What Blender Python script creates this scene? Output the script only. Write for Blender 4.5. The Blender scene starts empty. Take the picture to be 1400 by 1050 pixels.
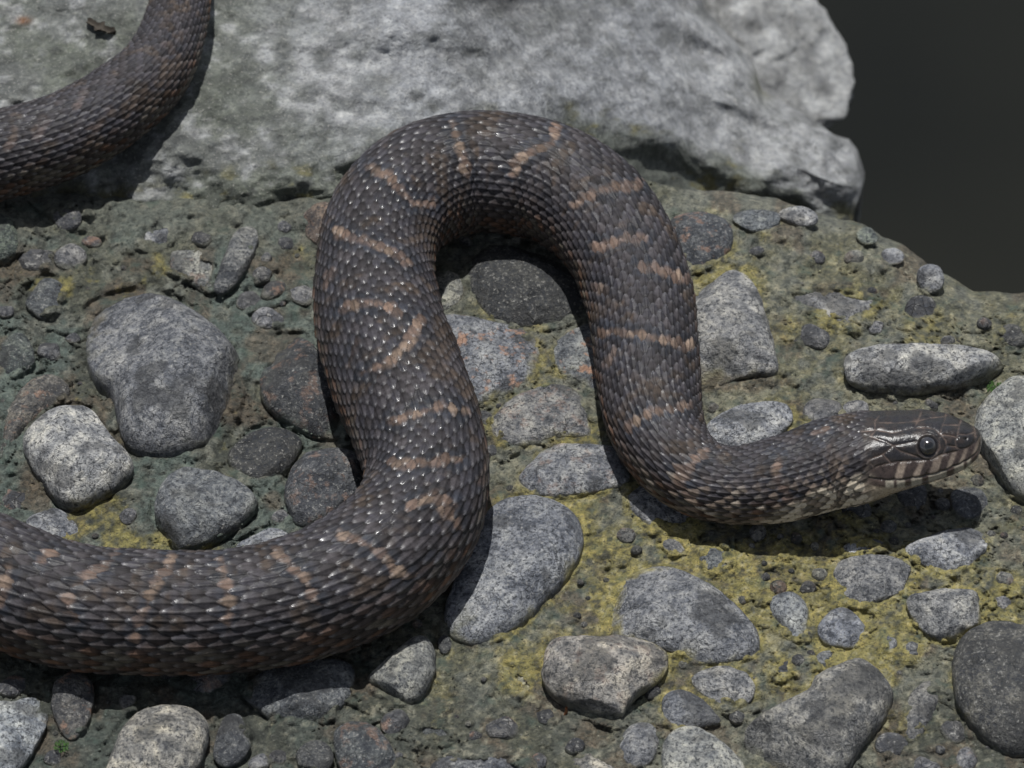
import bpy, math
import numpy as np

# ------------------------------------------------------------------ camera, light, exposure
S = 0.00026                 # metres per modelling unit (1 unit = one photo pixel at the focus distance)
PITCH = math.radians(45)
D = 1.7 / S                 # camera distance in units
scene = bpy.context.scene
cam_d = bpy.data.cameras.new('camera')
cam = bpy.data.objects.new('camera', cam_d)
scene.collection.objects.link(cam)
scene.camera = cam
cam.location = (0, -D * S * math.cos(PITCH), D * S * math.sin(PITCH))
cam.rotation_euler = (math.pi / 2 - PITCH, 0, 0)
cam_d.sensor_width = 36
cam_d.lens = 36 * D / 1400
cam_d.clip_start = 0.05
cam_d.clip_end = 200
cam_d.dof.use_dof = True
cam_d.dof.focus_distance = D * S - 0.058
cam_d.dof.aperture_fstop = 24.0

SUN_EL, SUN_DX, SUN_DY = 79.5, 0.055, -0.18     # the sun stands high, a little behind the snake
world = bpy.data.worlds.new('World')
scene.world = world
world.use_nodes = True
wn = world.node_tree.nodes
wl = world.node_tree.links
sky = wn.new('ShaderNodeTexSky')
sky.sky_type = 'NISHITA'
sky.sun_disc = False
sky.sun_elevation = math.radians(SUN_EL)
sky.sun_rotation = math.radians(-17)
bg = wn['Background']
bg.inputs['Strength'].default_value = 0.09
hsv = wn.new('ShaderNodeHueSaturation')
hsv.inputs['Saturation'].default_value = 0.45          # sky colour greyed so that shadows lose their blue tint
wl.new(sky.outputs[0], hsv.inputs['Color'])
wl.new(hsv.outputs[0], bg.inputs[0])
sun_d = bpy.data.lights.new('sun', 'SUN')
sun_d.energy = 4.6
sun_d.angle = math.radians(0.53)
sun_d.color = (1.0, 0.985, 0.955)
sun = bpy.data.objects.new('sun', sun_d)
scene.collection.objects.link(sun)
from mathutils import Vector
sun.rotation_euler = Vector((SUN_DX, SUN_DY, -1)).to_track_quat('-Z', 'Y').to_euler()
sun.location = (0, 0.3, 1.5)
scene.view_settings.view_transform = 'Standard'
scene.view_settings.look = 'None'
scene.view_settings.gamma = 1
scene.view_settings.exposure = 0.08
scene.view_settings.use_curve_mapping = False
scene.render.engine = 'CYCLES'
scene.cycles.max_bounces = 5

# ------------------------------------------------------------------ pixel <-> place
CP, SP = math.cos(PITCH), math.sin(PITCH)
CAM = np.array([0, -D * CP, D * SP])
FWD = np.array([0, CP, -SP])
UPV = np.array([0, SP, CP])

def at(px, py, z):
    """photo pixel + height above the ground -> point (units)"""
    px = np.asarray(px, float); py = np.asarray(py, float); z = np.asarray(z, float)
    px, py, z = np.broadcast_arrays(px, py, z)
    u = px - 700.0; v = 525.0 - py
    d = np.stack([u, CP * D + SP * v, -SP * D + CP * v], -1)
    t = (z - CAM[2]) / d[..., 2]
    return CAM + d * t[..., None]

def proj(p):
    q = p - CAM
    dep = q @ FWD
    return 700 + q[..., 0] / dep * D, 525 - (q @ UPV) / dep * D

def depth_k(p):
    return ((p - CAM) @ FWD) / D

# ------------------------------------------------------------------ noise
def _h(ix, iy, iz, seed):
    n = (ix.astype(np.int64) * 374761393 + iy.astype(np.int64) * 668265263 + iz.astype(np.int64) * 2147483647 + seed * 974634777) & 0xFFFFFFFF
    n = ((n ^ (n >> 13)) * 1274126177) & 0xFFFFFFFF
    n = ((n ^ (n >> 16)) * 2246822519) & 0xFFFFFFFF
    return ((n ^ (n >> 15)) & 0xFFFFFF) / float(0xFFFFFF)

def noise(x, y, z=None, seed=0):
    if z is None: z = np.zeros_like(x)
    ix, iy, iz = np.floor(x), np.floor(y), np.floor(z)
    fx, fy, fz = x - ix, y - iy, z - iz
    ux, uy, uz = [f * f * f * (f * (f * 6 - 15) + 10) for f in (fx, fy, fz)]
    r = 0
    for dx in (0, 1):
        wx = ux if dx else 1 - ux
        for dy in (0, 1):
            wy = uy if dy else 1 - uy
            for dz in (0, 1):
                wz = uz if dz else 1 - uz
                r = r + wx * wy * wz * _h(ix + dx, iy + dy, iz + dz, seed)
    return r * 2 - 1

def fbm(x, y, z=None, oct=4, seed=0, gain=0.5):
    r, a, tot = 0, 1.0, 0
    if z is None: z = np.zeros_like(x)
    for i in range(oct):
        r = r + a * noise(x * 2 ** i + 17.3 * i, y * 2 ** i - 9.1 * i, z * 2 ** i + 4.7 * i, seed + i)
        tot += a; a *= gain
    return r / tot

def cells(x, y, seed=0, jit=0.9):
    """nearest and second nearest jittered point: f1, f2, id"""
    ix, iy = np.floor(x), np.floor(y)
    f1 = np.full(x.shape, 9.0); f2 = f1.copy(); cid = np.zeros_like(x)
    z = np.zeros_like(x)
    for dx in (-1, 0, 1):
        for dy in (-1, 0, 1):
            gx, gy = ix + dx, iy + dy
            cx = gx + .5 + jit * (_h(gx, gy, z, seed) - .5)
            cy = gy + .5 + jit * (_h(gx, gy, z, seed + 7) - .5)
            d = np.hypot(cx - x, cy - y)
            m = d < f1
            f2 = np.where(m, f1, np.minimum(f2, d))
            f1 = np.where(m, d, f1)
            cid = np.where(m, _h(gx, gy, z, seed + 13), cid)
    return f1, f2, cid

def sstep(a, b, x):
    t = np.clip((x - a) / (b - a), 0, 1)
    return t * t * (3 - 2 * t)

# ------------------------------------------------------------------ object helpers
def mk_mesh(name, V, F, cols=None, rough=None):
    """V (n,3) in units, F (m,4) or (m,3) int arrays"""
    me = bpy.data.meshes.new(name)
    V = np.asarray(V, np.float64) * S
    F = np.asarray(F, np.int32)
    k = F.shape[1]
    me.vertices.add(len(V)); me.vertices.foreach_set('co', V.astype(np.float32).ravel())
    me.loops.add(F.size); me.loops.foreach_set('vertex_index', F.ravel())
    me.polygons.add(len(F))
    me.polygons.foreach_set('loop_start', np.arange(0, F.size, k, dtype=np.int32))
    me.polygons.foreach_set('use_smooth', np.ones(len(F), bool))
    me.update(calc_edges=True)
    if cols is not None:
        a = me.color_attributes.new('tint', 'FLOAT_COLOR', 'POINT')
        c = np.ones((len(V), 4), np.float32); c[:, :3] = cols
        if rough is not None: c[:, 3] = rough
        a.data.foreach_set('color', c.ravel())
    return me

def link(name, me, mat=None, parent=None, loc=None, **kw):
    o = bpy.data.objects.new(name, me)
    scene.collection.objects.link(o)
    if mat is not None and me is not None and not me.materials: me.materials.append(mat)
    if parent is not None: o.parent = parent
    if loc is not None: o.location = [float(c) * S for c in loc]
    for k, v in kw.items(): o[k] = v
    return o

def grid_faces(nr, nc, wrap=False):
    r = np.arange(nr - 1)[:, None]; c = np.arange(nc if wrap else nc - 1)[None, :]
    c2 = (c + 1) % nc
    a = r * nc + c; b = r * nc + c2; d = (r + 1) * nc + c; e = (r + 1) * nc + c2
    return np.stack([a, b, e, d], -1).reshape(-1, 4)

# ------------------------------------------------------------------ materials
def F(px): return 1.0 / (px * S)

class NT:
    def __init__(s, name):
        s.m = bpy.data.materials.new(name); s.m.use_nodes = True
        s.t = s.m.node_tree; s.b = s.t.nodes['Principled BSDF']
    def n(s, typ, **kw):
        o = s.t.nodes.new('ShaderNode' + typ)
        for k, v in kw.items():
            if k.startswith('_'): setattr(o, k[1:], v)
        for k, v in kw.items():
            if not k.startswith('_'):
                key = k.replace('__', ' ')
                s.set(o, key, v)
        return o
    def set(s, o, key, v):
        i = o.inputs[int(key[1:])] if key[0] == 'i' and key[1:].isdigit() else o.inputs[key]
        if isinstance(v, bpy.types.NodeSocket): s.t.links.new(v, i)
        else: i.default_value = v
    def noise(s, vec, px, detail=3, rough=.55, w=None, dist=0.0):
        o = s.n('TexNoise', _noise_dimensions='4D' if w is not None else '3D', Vector=vec, Scale=F(px), Detail=detail, Roughness=rough, Distortion=dist)
        if w is not None: s.set(o, 'W', w)
        return o.outputs['Fac']
    def ramp(s, fac, stops, interp='LINEAR'):
        o = s.n('ValToRGB', Fac=fac)
        cr = o.color_ramp; cr.interpolation = interp
        while len(cr.elements) < len(stops): cr.elements.new(0.5)
        for e, (p, c) in zip(cr.elements, stops):
            e.position = p
            e.color = (c, c, c, 1) if isinstance(c, (int, float)) else (*c, 1)
        return o.outputs['Color']
    def mix(s, fac, a, b, mode='MIX'):
        o = s.n('Mix', _data_type='RGBA', _blend_type=mode)
        s.set(o, 'i0', fac); s.set(o, 'i6', a); s.set(o, 'i7', b)
        return o.outputs[2]
    def math(s, op, a, b=0.0, c=None):
        o = s.n('Math', _operation=op); s.set(o, 'i0', a); s.set(o, 'i1', b)
        if c is not None: s.set(o, 'i2', c)
        return o.outputs[0]
    def bump(s, h, dist_px, strength=1.0, normal=None):
        o = s.n('Bump', Height=h, Distance=dist_px * S, Strength=strength)
        if normal is not None: s.set(o, 'Normal', normal)
        return o.outputs[0]

def mat_stone():
    t = NT('granite_pebble')
    tc = t.n('TexCoord').outputs['Object']
    oi = t.n('ObjectInfo')
    w = t.math('MULTIPLY', oi.outputs['Random'], 60.0)
    big = t.noise(tc, 60, 2, w=w)
    mott = t.noise(tc, 16, 6, .72, w=w, dist=.4)
    spk = t.noise(tc, 4.5, 4, .7, w=w)
    fine = t.noise(tc, 2.0, 3, .7, w=w)
    base = oi.outputs['Color']
    c = t.mix(t.ramp(mott, [(.36, 0.0), (.62, 1.0)]), (.50, .52, .56, 1), (1.42, 1.38, 1.30, 1))
    c = t.mix(1.0, base, c, 'MULTIPLY')
    mid = t.noise(tc, 38, 5, .62, w=t.math('ADD', w, 3.1), dist=.8)
    c = t.mix(1.0, c, t.ramp(mid, [(.36, (.46, .48, .52)), (.48, (.92, .94, .98)), (.62, (1.5, 1.48, 1.40))]), 'MULTIPLY')
    c = t.mix(t.ramp(spk, [(.40, .85), (.48, 0.0)]), c, (.035, .039, .048, 1))          # dark crystals
    c = t.mix(t.ramp(spk, [(.56, 0.0), (.66, .6)]), c, (.46, .45, .42, 1))              # pale crystals
    stain = t.ramp(t.math('ADD', big, t.math('MULTIPLY', t.math('SUBTRACT', mott, .5), .25)), [(.40, .9), (.46, 0.0)])
    c = t.mix(t.math('MULTIPLY', stain, .62), c, (.040, .040, .040, 1))
    pinkm = t.noise(tc, 22, 4, .65, w=t.math('ADD', w, 7.3))
    thr = t.math('SUBTRACT', 1.0, oi.outputs['Alpha'])
    pk = t.ramp(t.math('MULTIPLY', t.ramp(pinkm, [(.54, 0.0), (.62, 1.0)]), thr), [(0.0, 0.0), (1.0, 1.0)])
    c = t.mix(pk, c, (.42, .25, .17, 1))
    c = t.mix(t.ramp(fine, [(.3, .45), (.55, 0.0)]), c, (.03, .03, .03, 1))
    # ochre and green mortar film at the foot, on left stones also painted shade
    geo = t.n('NewGeometry')
    vor = t.n('TexVoronoi', _feature='DISTANCE_TO_EDGE', Vector=tc, Scale=F(11), Randomness=1.0).outputs[0]
    crack = t.ramp(vor, [(0.0, 0.0), (.035, 1.0)])
    ckm = t.ramp(t.noise(tc, 30, 2, w=w), [(.45, 0.0), (.6, 1.0)])
    c = t.mix(t.math('MULTIPLY', t.math('SUBTRACT', 1.0, crack), t.math('MULTIPLY', ckm, .6)), c, (.03, .03, .03, 1))
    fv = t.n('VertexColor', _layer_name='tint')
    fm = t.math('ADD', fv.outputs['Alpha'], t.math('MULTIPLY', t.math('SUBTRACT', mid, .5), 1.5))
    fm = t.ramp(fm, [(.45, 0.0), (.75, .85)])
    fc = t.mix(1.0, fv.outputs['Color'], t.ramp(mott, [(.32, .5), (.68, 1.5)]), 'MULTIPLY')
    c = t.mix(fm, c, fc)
    t.set(t.b, 'Base Color', c)
    t.set(t.b, 'Roughness', t.ramp(mott, [(.3, .62), (.7, .85)]))
    t.set(t.b, 'Specular IOR Level', .35)
    h = t.math('ADD', t.math('MULTIPLY', spk, 1.0), t.math('MULTIPLY', fine, .7))
    h = t.math('ADD', h, t.math('MULTIPLY', mott, 3.6))
    h = t.math('ADD', h, t.math('MULTIPLY', mid, 3.0))
    h = t.math('ADD', h, t.math('MULTIPLY', t.math('MULTIPLY', crack, ckm), .5))
    t.set(t.b, 'Normal', t.bump(h, 3.6, 1.0))
    return t.m

def mat_tinted(name, kind):
    """rock and mortar: colour from the mesh's own tint attribute, broken up by grain"""
    t = NT(name)
    tc = t.n('TexCoord').outputs['Object']
    at_ = t.n('VertexColor', _layer_name='tint')
    mott = t.noise(tc, 14, 6, .72, dist=.6)
    spk = t.noise(tc, 4.5, 4, .7)
    fine = t.noise(tc, 2.0, 3, .75)
    c = at_.outputs['Color']
    if kind == 'mortar':
        v = t.ramp(mott, [(.32, (.48, .50, .52)), (.5, (.95, .96, .96)), (.68, (1.6, 1.5, 1.42))])
        c = t.mix(1.0, c, v, 'MULTIPLY')
        c = t.mix(t.ramp(spk, [(.36, .75), (.47, 0.0)]), c, (.022, .024, .022, 1))
        c = t.mix(t.ramp(spk, [(.60, 0.0), (.70, .55)]), c, (.26, .26, .23, 1))
        c = t.mix(t.ramp(fine, [(.3, .5), (.5, 0.0)]), c, (.02, .022, .02, 1))
        teal = t.ramp(t.noise(tc, 35, 4, .6), [(.56, 0.0), (.68, .5)])
        c = t.mix(teal, c, (.055, .085, .07, 1))
        rgh = t.ramp(t.noise(tc, 25, 3), [(.35, .42), (.6, .8)])
        h = t.math('ADD', t.math('MULTIPLY', mott, 3.2), t.math('MULTIPLY', spk, 1.3))
        h = t.math('ADD', h, t.math('MULTIPLY', fine, .7))
        vor = t.n('TexVoronoi', Vector=tc, Scale=F(8), Randomness=1.0).outputs[0]
        h = t.math('ADD', h, t.math('MULTIPLY', t.math('SUBTRACT', .6, vor), 1.0))
        b = t.bump(h, 2.9, .9)
    else:
        v = t.ramp(mott, [(.32, (.66, .67, .70)), (.5, (1.0, 1.0, 1.0)), (.68, (1.3, 1.28, 1.24))])
        c = t.mix(1.0, c, v, 'MULTIPLY')
        v = t.ramp(t.noise(tc, 34, 5, .65, dist=.5), [(.36, .72), (.62, 1.22)])
        c = t.mix(1.0, c, v, 'MULTIPLY')
        c = t.mix(t.ramp(spk, [(.36, .55), (.46, 0.0)]), c, (.06, .062, .062, 1))
        c = t.mix(t.ramp(spk, [(.58, 0.0), (.70, .5)]), c, (.5, .48, .44, 1))
        rgh = t.ramp(mott, [(.3, .7), (.7, .9)])
        h = t.math('ADD', t.math('MULTIPLY', mott, 3.0), t.math('MULTIPLY', spk, 1.2))
        h = t.math('ADD', h, t.math('MULTIPLY', fine, .5))
        b = t.bump(h, 3.2, .9)
    t.set(t.b, 'Base Color', c); t.set(t.b, 'Roughness', rgh); t.set(t.b, 'Normal', b)
    t.set(t.b, 'Specular IOR Level', .35)
    return t.m

def mat_snake():
    t = NT('snake_skin')
    tc = t.n('TexCoord').outputs['Object']
    at_ = t.n('VertexColor', _layer_name='tint')
    n1 = t.noise(tc, 5, 4, .7); n2 = t.noise(tc, 1.7, 2, .6); n3 = t.noise(tc, 45, 2)
    c = t.mix(1.0, at_.outputs['Color'], t.ramp(n1, [(.3, .68), (.7, 1.35)]), 'MULTIPLY')
    t.set(t.b, 'Base Color', c)
    t.set(t.b, 'Roughness', t.math('ADD', at_.outputs['Alpha'], t.math('MULTIPLY', t.math('SUBTRACT', n1, .5), .35)))
    sp = t.math('SUBTRACT', .95, t.math('MULTIPLY', at_.outputs['Alpha'], 1.4))
    t.set(t.b, 'Specular IOR Level', t.math('MINIMUM', t.math('MAXIMUM', sp, .14), .65))
    h = t.math('ADD', n1, t.math('MULTIPLY', n2, .5))
    t.set(t.b, 'Normal', t.bump(h, 1.0, .55))
    return t.m

def mat_plain(name, col, rough=.6, spec=.5, coat=0.0, var=0.0, px=8):
    t = NT(name)
    if var:
        tc = t.n('TexCoord').outputs['Object']
        n = t.noise(tc, px, 4, .65)
        c = t.mix(n, tuple(x * (1 - var) for x in col) + (1,), tuple(x * (1 + var) for x in col) + (1,))
        t.set(t.b, 'Base Color', c)
        t.set(t.b, 'Normal', t.bump(n, px * .25, .5))
    else:
        t.set(t.b, 'Base Color', (*col, 1))
    t.set(t.b, 'Roughness', rough); t.set(t.b, 'Specular IOR Level', spec); t.set(t.b, 'Coat Weight', coat)
    t.set(t.b, 'Coat Roughness', .03)
    return t.m

def mat_water():
    t = NT('dark_pond_water')
    tc = t.n('TexCoord').outputs['Object']
    n = t.n('TexNoise', Vector=tc, Scale=3.0, Detail=2.0).outputs['Fac']
    t.set(t.b, 'Base Color', t.ramp(n, [(.3, (.006, .0065, .005)), (.7, (.014, .014, .010))]))
    t.set(t.b, 'Roughness', .12); t.set(t.b, 'IOR', 1.33); t.set(t.b, 'Specular IOR Level', .42)
    n2 = t.n('TexNoise', Vector=tc, Scale=14.0, Detail=2.0).outputs['Fac']
    o = t.n('Bump', Height=n2, Distance=.002, Strength=.25)
    t.set(t.b, 'Normal', o.outputs[0])
    return t.m

M_STONE = mat_stone()
M_MORTAR = mat_tinted('mossy_mortar', 'mortar')
M_ROCK = mat_tinted('weathered_grey_rock', 'rock')
M_SNAKE = mat_snake()
M_WATER = mat_water()

# ------------------------------------------------------------------ traced stones (outline in photo pixels)
# outline, kind: (prot, zc, brightness, tint, pink, facets), label or None for a pebble set in the ground
G, W_, K, B_ = (.97, 1, 1.07), (1.02, 1.0, .95), (.92, .97, 1.04), (1.04, 1.0, .96)
ST = [
 ("117,427 151,407 201,400 242,414 279,437 312,471 336,511 332,558 312,595 279,622 235,635 198,629 175,605 158,551 134,531 117,498 114,461", .50, 8, .15, G, .1, 2, "large smooth oval grey cobble with a dark patch, inside the left curve of the snake"),
 ("30,605 44,582 67,561 101,556 124,565 144,592 168,619 183,639 175,659 144,682 117,697 91,696 64,669 40,639", .55, 12, .27, W_, .0, 1, "pale speckled rounded cobble above the lowest stretch of snake, whitest on the left side"),
 ("212,690 222,660 240,645 262,638 290,645 322,660 350,680 352,695 335,715 300,740 262,755 230,745 215,720", .5, 6, .15, G, .1, 4, "grey angular cobble touching the upper edge of the snake below the large oval cobble"),
 ("312,625 336,598 369,585 399,592 413,608 399,639 379,662 352,662 322,645", .5, 2, .045, K, .0, 3, "small dark cobble right of the foot of the large oval cobble"),
 ("356,511 366,478 386,461 416,464 440,490 470,540 480,590 468,602 436,600 403,585 369,561 356,538", .45, 2, .055, K, .25, 3, "dark cobble with pale blotches half under the left vertical stretch of snake"),
 ("392,660 405,632 430,617 460,613 490,625 506,655 500,685 470,705 440,722 415,725 400,710 390,685", .55, 6, .085, G, .3, 3, "half dark half pale cobble in the inner corner of the snake's lower left bend"),
 ("37,400 60,380 80,387 90,407 80,430 57,437 37,420", .45, 2, .09, K, .0, 2, "small dark knobby stone in the mortar at the upper left, above the pale cobble"),
 ("0,600 12,560 35,525 67,512 92,528 88,548 55,572 30,600 8,635", .35, -2, .11, B_, .5, 2, "reddish streaked stone bedded in mortar beside the pale speckled cobble"),
 ("34,715 54,700 77,696 100,712 108,728 100,745 50,742", .4, 0, .2, G, .0, 2, "grey stone peeping over the snake directly below the pale speckled cobble"),
 ("320,752 352,730 372,722 393,730 405,745 370,762", .4, 0, .17, G, .0, 2, None),
 ("215,352 245,342 300,348 308,378 290,405 262,388 225,372", .35, 0, .20, W_, .3, 4, "pale broken stone in the mortar just above the large oval cobble"),
 ("316,325 330,310 347,312 352,332 342,360 326,390 305,405 295,395 303,362", .5, 8, .13, K, .1, 2, "upright dark knob of stone in front of the big boulder, left of the snake"),
 ("180,322 215,297 233,305 238,330 215,345 185,340", .4, 0, .15, G, .1, 2, "dull stone lodged at the foot of the big boulder under the snake's far coil"),
 ("411,302 425,283 450,278 475,300 465,338 430,338", .5, 4, .12, (1.25, .95, .75), .4, 2, "rust brown stone tucked against the outer upper left shoulder of the snake"),
 ("-40,300 0,288 20,300 32,322 28,345 5,362 -40,360", .5, 6, .10, (.9, 1.05, .9), .0, 2, "green tinged dark stone at the left edge under the far coil"),
 ("640,368 655,345 680,332 715,326 750,335 785,355 802,385 808,415 800,435 775,445 740,452 700,452 665,438 645,408", .40, 0, .055, K, .12, 2, "black oval cobble inside the snake's arch"),
 ("590,375 605,368 625,375 633,395 628,415 605,428 592,410", .45, 2, .22, (1, 1, .9), .0, 3, "small rough pale stone between the black oval cobble and the snake"),
 ("598,434 631,432 671,441 712,451 732,464 741,484 736,508 718,528 685,545 651,555 630,535 605,480", .25, -2, .16, G, .85, 2, "flat grey cobble with orange pink crystals inside the arch, below the black one"),
 ("757,470 770,455 790,448 815,445 835,480 832,520 812,535 790,525 765,512 755,492", .3, 0, .15, G, .9, 2, "small stone with salmon pink crystals against the right vertical stretch of snake"),
 ("668,590 680,565 700,545 725,533 760,525 790,535 815,560 826,590 805,600 770,600 735,608 710,612 685,608", .32, -2, .17, G, .25, 2, "low mortar smeared cobble in the middle of the arch opening"),
 ("708,655 725,635 745,612 775,600 810,600 838,610 855,640 862,662 830,672 795,678 760,682 725,675", .42, 2, .17, G, .25, 3, "wedge shaped grey cobble at the mouth of the arch, beside the snake's lower right bend"),
 ("664,700 690,683 725,680 765,690 790,710 798,740 785,775 755,815 720,850 690,872 650,882 620,872 608,845 622,800 640,760 652,725", .42, 2, .20, G, .05, 2, "big smooth light grey cobble right of the snake's lower bend"),
 ("498,935 522,912 545,890 571,871 588,875 596,895 592,928 577,955 557,965 535,958 510,950", .6, 8, .19, W_, .0, 2, "smooth teardrop pebble half in shadow under the snake's lower bend"),
 ("750,878 772,875 826,876 873,873 903,881 915,901 903,925 873,948 856,969 843,990 822,985 792,972 759,955 742,932 744,905", .6, 20, .24, B_, .15, 6, "angular chunky pale rock standing proud, with a jagged lower face"),
 ("832,820 850,795 880,778 905,773 935,785 975,805 1010,832 1035,865 1037,890 1020,903 985,908 940,906 915,895 870,880 830,870", .42, 4, .20, G, .08, 3, "large light grey wedge cobble behind the angular chunky rock"),
 ("585,1055 610,1030 650,1020 700,1030 728,1055 700,1085 600,1085", .3, -3, .11, G, .0, 1, "low rounded stone with a mud film at the bottom edge, middle left"),
 ("455,1010 470,992 495,990 520,1005 540,1035 545,1062 500,1078 465,1050", .45, 2, .09, K, .3, 1, "dark oval pebble with rusty rim at the bottom edge left of the middle"),
 ("772,1052 790,1035 820,1032 845,1045 850,1078 780,1078", .5, 3, .27, W_, .0, 1, "pale pebble top cut by the bottom edge below the angular chunky rock"),
 ("842,1022 856,999 880,989 900,1002 900,1026 883,1049 853,1046", .5, 2, .13, G, .0, 1, "small dull egg shaped pebble at the bottom below the angular chunky rock"),
 ("905,965 915,948 935,945 960,958 975,975 985,990 940,998 915,995", .5, 2, .15, G, .0, 1, "small smooth pebble right of the lower tip of the angular chunky rock"),
 ("905,1030 920,1005 945,997 975,1010 1005,1035 1020,1060 1000,1095 920,1095", .5, 4, .25, W_, .0, 2, "whitish mottled cobble at the bottom edge right of the dull egg shaped pebble"),
 ("945,930 965,918 990,912 1010,912 1028,930 1032,945 1022,962 995,970 975,965 955,948", .5, 4, .18, G, .0, 5, "small angular stone just below the large light grey wedge cobble"),
 ("1140,908 1175,903 1200,912 1222,935 1227,955 1210,985 1180,1015 1150,1055 1100,1075 1040,1060 1020,1030 1015,1008 1035,990 1075,968 1105,950 1120,925", .5, 8, .20, W_, .0, 2, "big boot shaped grey cobble at the bottom right of the middle"),
 ("1120,855 1135,838 1155,832 1170,842 1187,865 1180,880 1155,888 1130,882 1118,868", .5, 4, .20, G, .0, 2, "small round grey pebble above the big boot shaped cobble"),
 ("1053,825 1065,813 1085,812 1102,825 1108,850 1100,872 1088,878 1072,862 1058,845", .45, 3, .18, G, .0, 3, "small leaf shaped pebble between the wedge cobble and the small round pebble"),
 ("1140,785 1150,768 1180,760 1220,762 1245,775 1256,790 1245,805 1225,815 1205,835 1180,836 1155,825 1143,805", .4, 3, .20, G, .05, 4, "flat grey polygonal cobble below the shadow of the head"),
 ("1235,752 1265,738 1300,726 1335,724 1352,738 1347,755 1330,770 1318,782 1300,788 1275,780 1248,768", .5, 6, .22, G, .0, 2, "smooth wedge pebble beside the end of the head's shadow"),
 ("1240,820 1265,812 1300,808 1335,810 1353,825 1350,842 1325,860 1300,878 1270,872 1248,850", .6, 12, .22, W_, .0, 3, "mossy based stone just above the large dark smooth cobble"),
 ("1303,905 1320,875 1345,860 1390,855 1440,870 1460,930 1440,1000 1400,1030 1370,1028 1335,1005 1310,970 1302,935", .5, 10, .085, B_, .1, 0, "large smooth dark brown grey cobble cut by the right edge near the bottom"),
 ("1238,965 1260,938 1278,935 1285,955 1272,985 1252,1010 1236,1010", .35, 0, .11, G, .0, 1, "muddy elongated pebble left of the large dark cobble"),
 ("1112,905 1122,892 1138,890 1140,903 1128,915 1115,914", .5, 3, .14, K, .0, 1, None),
 ("1051,912 1062,899 1078,902 1084,918 1075,932 1058,930", .5, 3, .14, G, .0, 1, None),
 ("947,768 958,755 980,750 998,760 998,775 980,785 958,780", .5, 3, .12, K, .0, 2, "small dark pebble under the shadow of the neck"),
 ("943,387 977,373 1007,368 1027,380 1041,404 1048,434 1059,484 1061,514 1031,514 997,521 964,531 945,524 940,450", .42, 8, .22, G, .05, 3, "tall shield shaped grey cobble against the outer side of the snake's right vertical stretch"),
 ("963,585 990,565 1024,551 1064,550 1083,558 1085,575 1071,592 1050,614 1000,622 970,612", .5, 10, .22, G, .0, 3, "grey cobble nestled in the crook behind the snake's neck"),
 ("1155,488 1172,478 1215,474 1266,471 1316,474 1350,481 1380,498 1386,505 1366,518 1333,526 1300,530 1266,538 1232,541 1199,538 1165,531 1155,518", .75, 22, .27, W_, .0, 3, "long flat light grey stone lying behind the head"),
 ("1400,515 1370,530 1345,555 1333,585 1330,625 1345,650 1375,672 1400,688 1450,690 1490,600 1460,530", .55, 14, .30, W_, .08, 2, "big pale cobble at the right edge in front of the snout"),
 ("1064,397 1118,392 1165,397 1199,410 1199,427 1165,447 1138,447 1111,431 1084,417", .25, 0, .17, G, .1, 4, "flat blue grey stone bedded near the slab's rim above the long flat stone"),
 ("1253,382 1258,367 1272,361 1287,367 1291,385 1283,400 1262,400", .7, 8, .22, G, .0, 1, "little pale knob of stone standing on the rim of the slab against the dark water"),
 ("915,310 935,293 965,290 990,298 1003,318 998,345 975,362 950,375 930,365", .42, 6, .085, K, .45, 3, "dark stone with pink flecks behind the snake's right shoulder"),
 ("1000,300 1020,288 1055,285 1067,297 1060,312 1030,318", .45, 4, .13, K, .1, 2, "small bluish stone next to the pink flecked dark stone under the boulder's overhang"),
 ("1064,292 1085,282 1105,284 1120,298 1108,310 1075,308", .45, 2, .28, G, .0, 1, "small pale blurred stone in front of the overhanging boulder, near the water"),
 ("1066,445 1075,433 1087,438 1090,458 1078,465 1066,460", .45, 2, .10, K, .0, 1, None),
 ("1300,678 1320,665 1345,672 1351,690 1337,710 1308,706", .35, 0, .08, K, .0, 1, "dark pebble lying in the tip of the head's shadow"),
 ("328,945 350,925 420,905 478,910 482,950 465,970 430,985 390,995 360,975", .45, 0, .13, G, .0, 3, "broad grey stone mostly in the snake's shadow below the body"),
 ("138,1040 155,1010 185,980 220,970 260,972 283,990 282,1020 265,1060 200,1085 145,1075", .55, 10, .22, W_, .0, 1, "light dome shaped cobble at the bottom edge below the snake's body"),
 ("295,1010 303,985 320,977 340,990 345,1015 335,1035 310,1048 293,1035", .45, 2, .09, K, .0, 2, "dark upright oval pebble right of the light dome shaped cobble"),
 ("60,935 85,918 115,925 128,950 125,985 105,1010 85,998 70,965", .5, 6, .09, B_, .55, 4, "dark stone with an orange spot left of the light dome shaped cobble"),
 ("-25,970 20,962 48,956 62,975 60,1000 45,1030 20,1058 -25,1060", .4, 4, .24, G, .0, 3, "mottled pale stone in the lower left corner"),
 ("405,1030 425,1015 445,1018 457,1035 445,1055 415,1055", .45, 1, .09, K, .0, 1, None),
 ("858,690 866,672 900,660 945,700 955,722 915,730 880,718", .35, 0, .18, G, .05, 2, "grey stone showing under the outside of the snake's lower right bend"),
 ("1150,750 1170,740 1200,738 1212,750 1192,760 1160,762", .35, 0, .22, G, .0, 2, None),
 ("1365,455 1380,443 1398,450 1402,470 1380,475", .45, 2, .09, B_, .0, 1, None),
 ("598,880 605,868 616,874 616,888 606,894", .5, 2, .07, K, .0, 1, None),
 ("1236,888 1246,878 1258,884 1256,898 1244,904", .5, 3, .13, G, .0, 1, None),
 ("1205,878 1215,870 1226,876 1224,888 1211,892", .5, 3, .14, G, .0, 1, None),
 ("0,470 22,455 45,470 48,495 25,515 0,505", .35, 0, .09, (.9, 1, .95), .0, 2, None),
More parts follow.
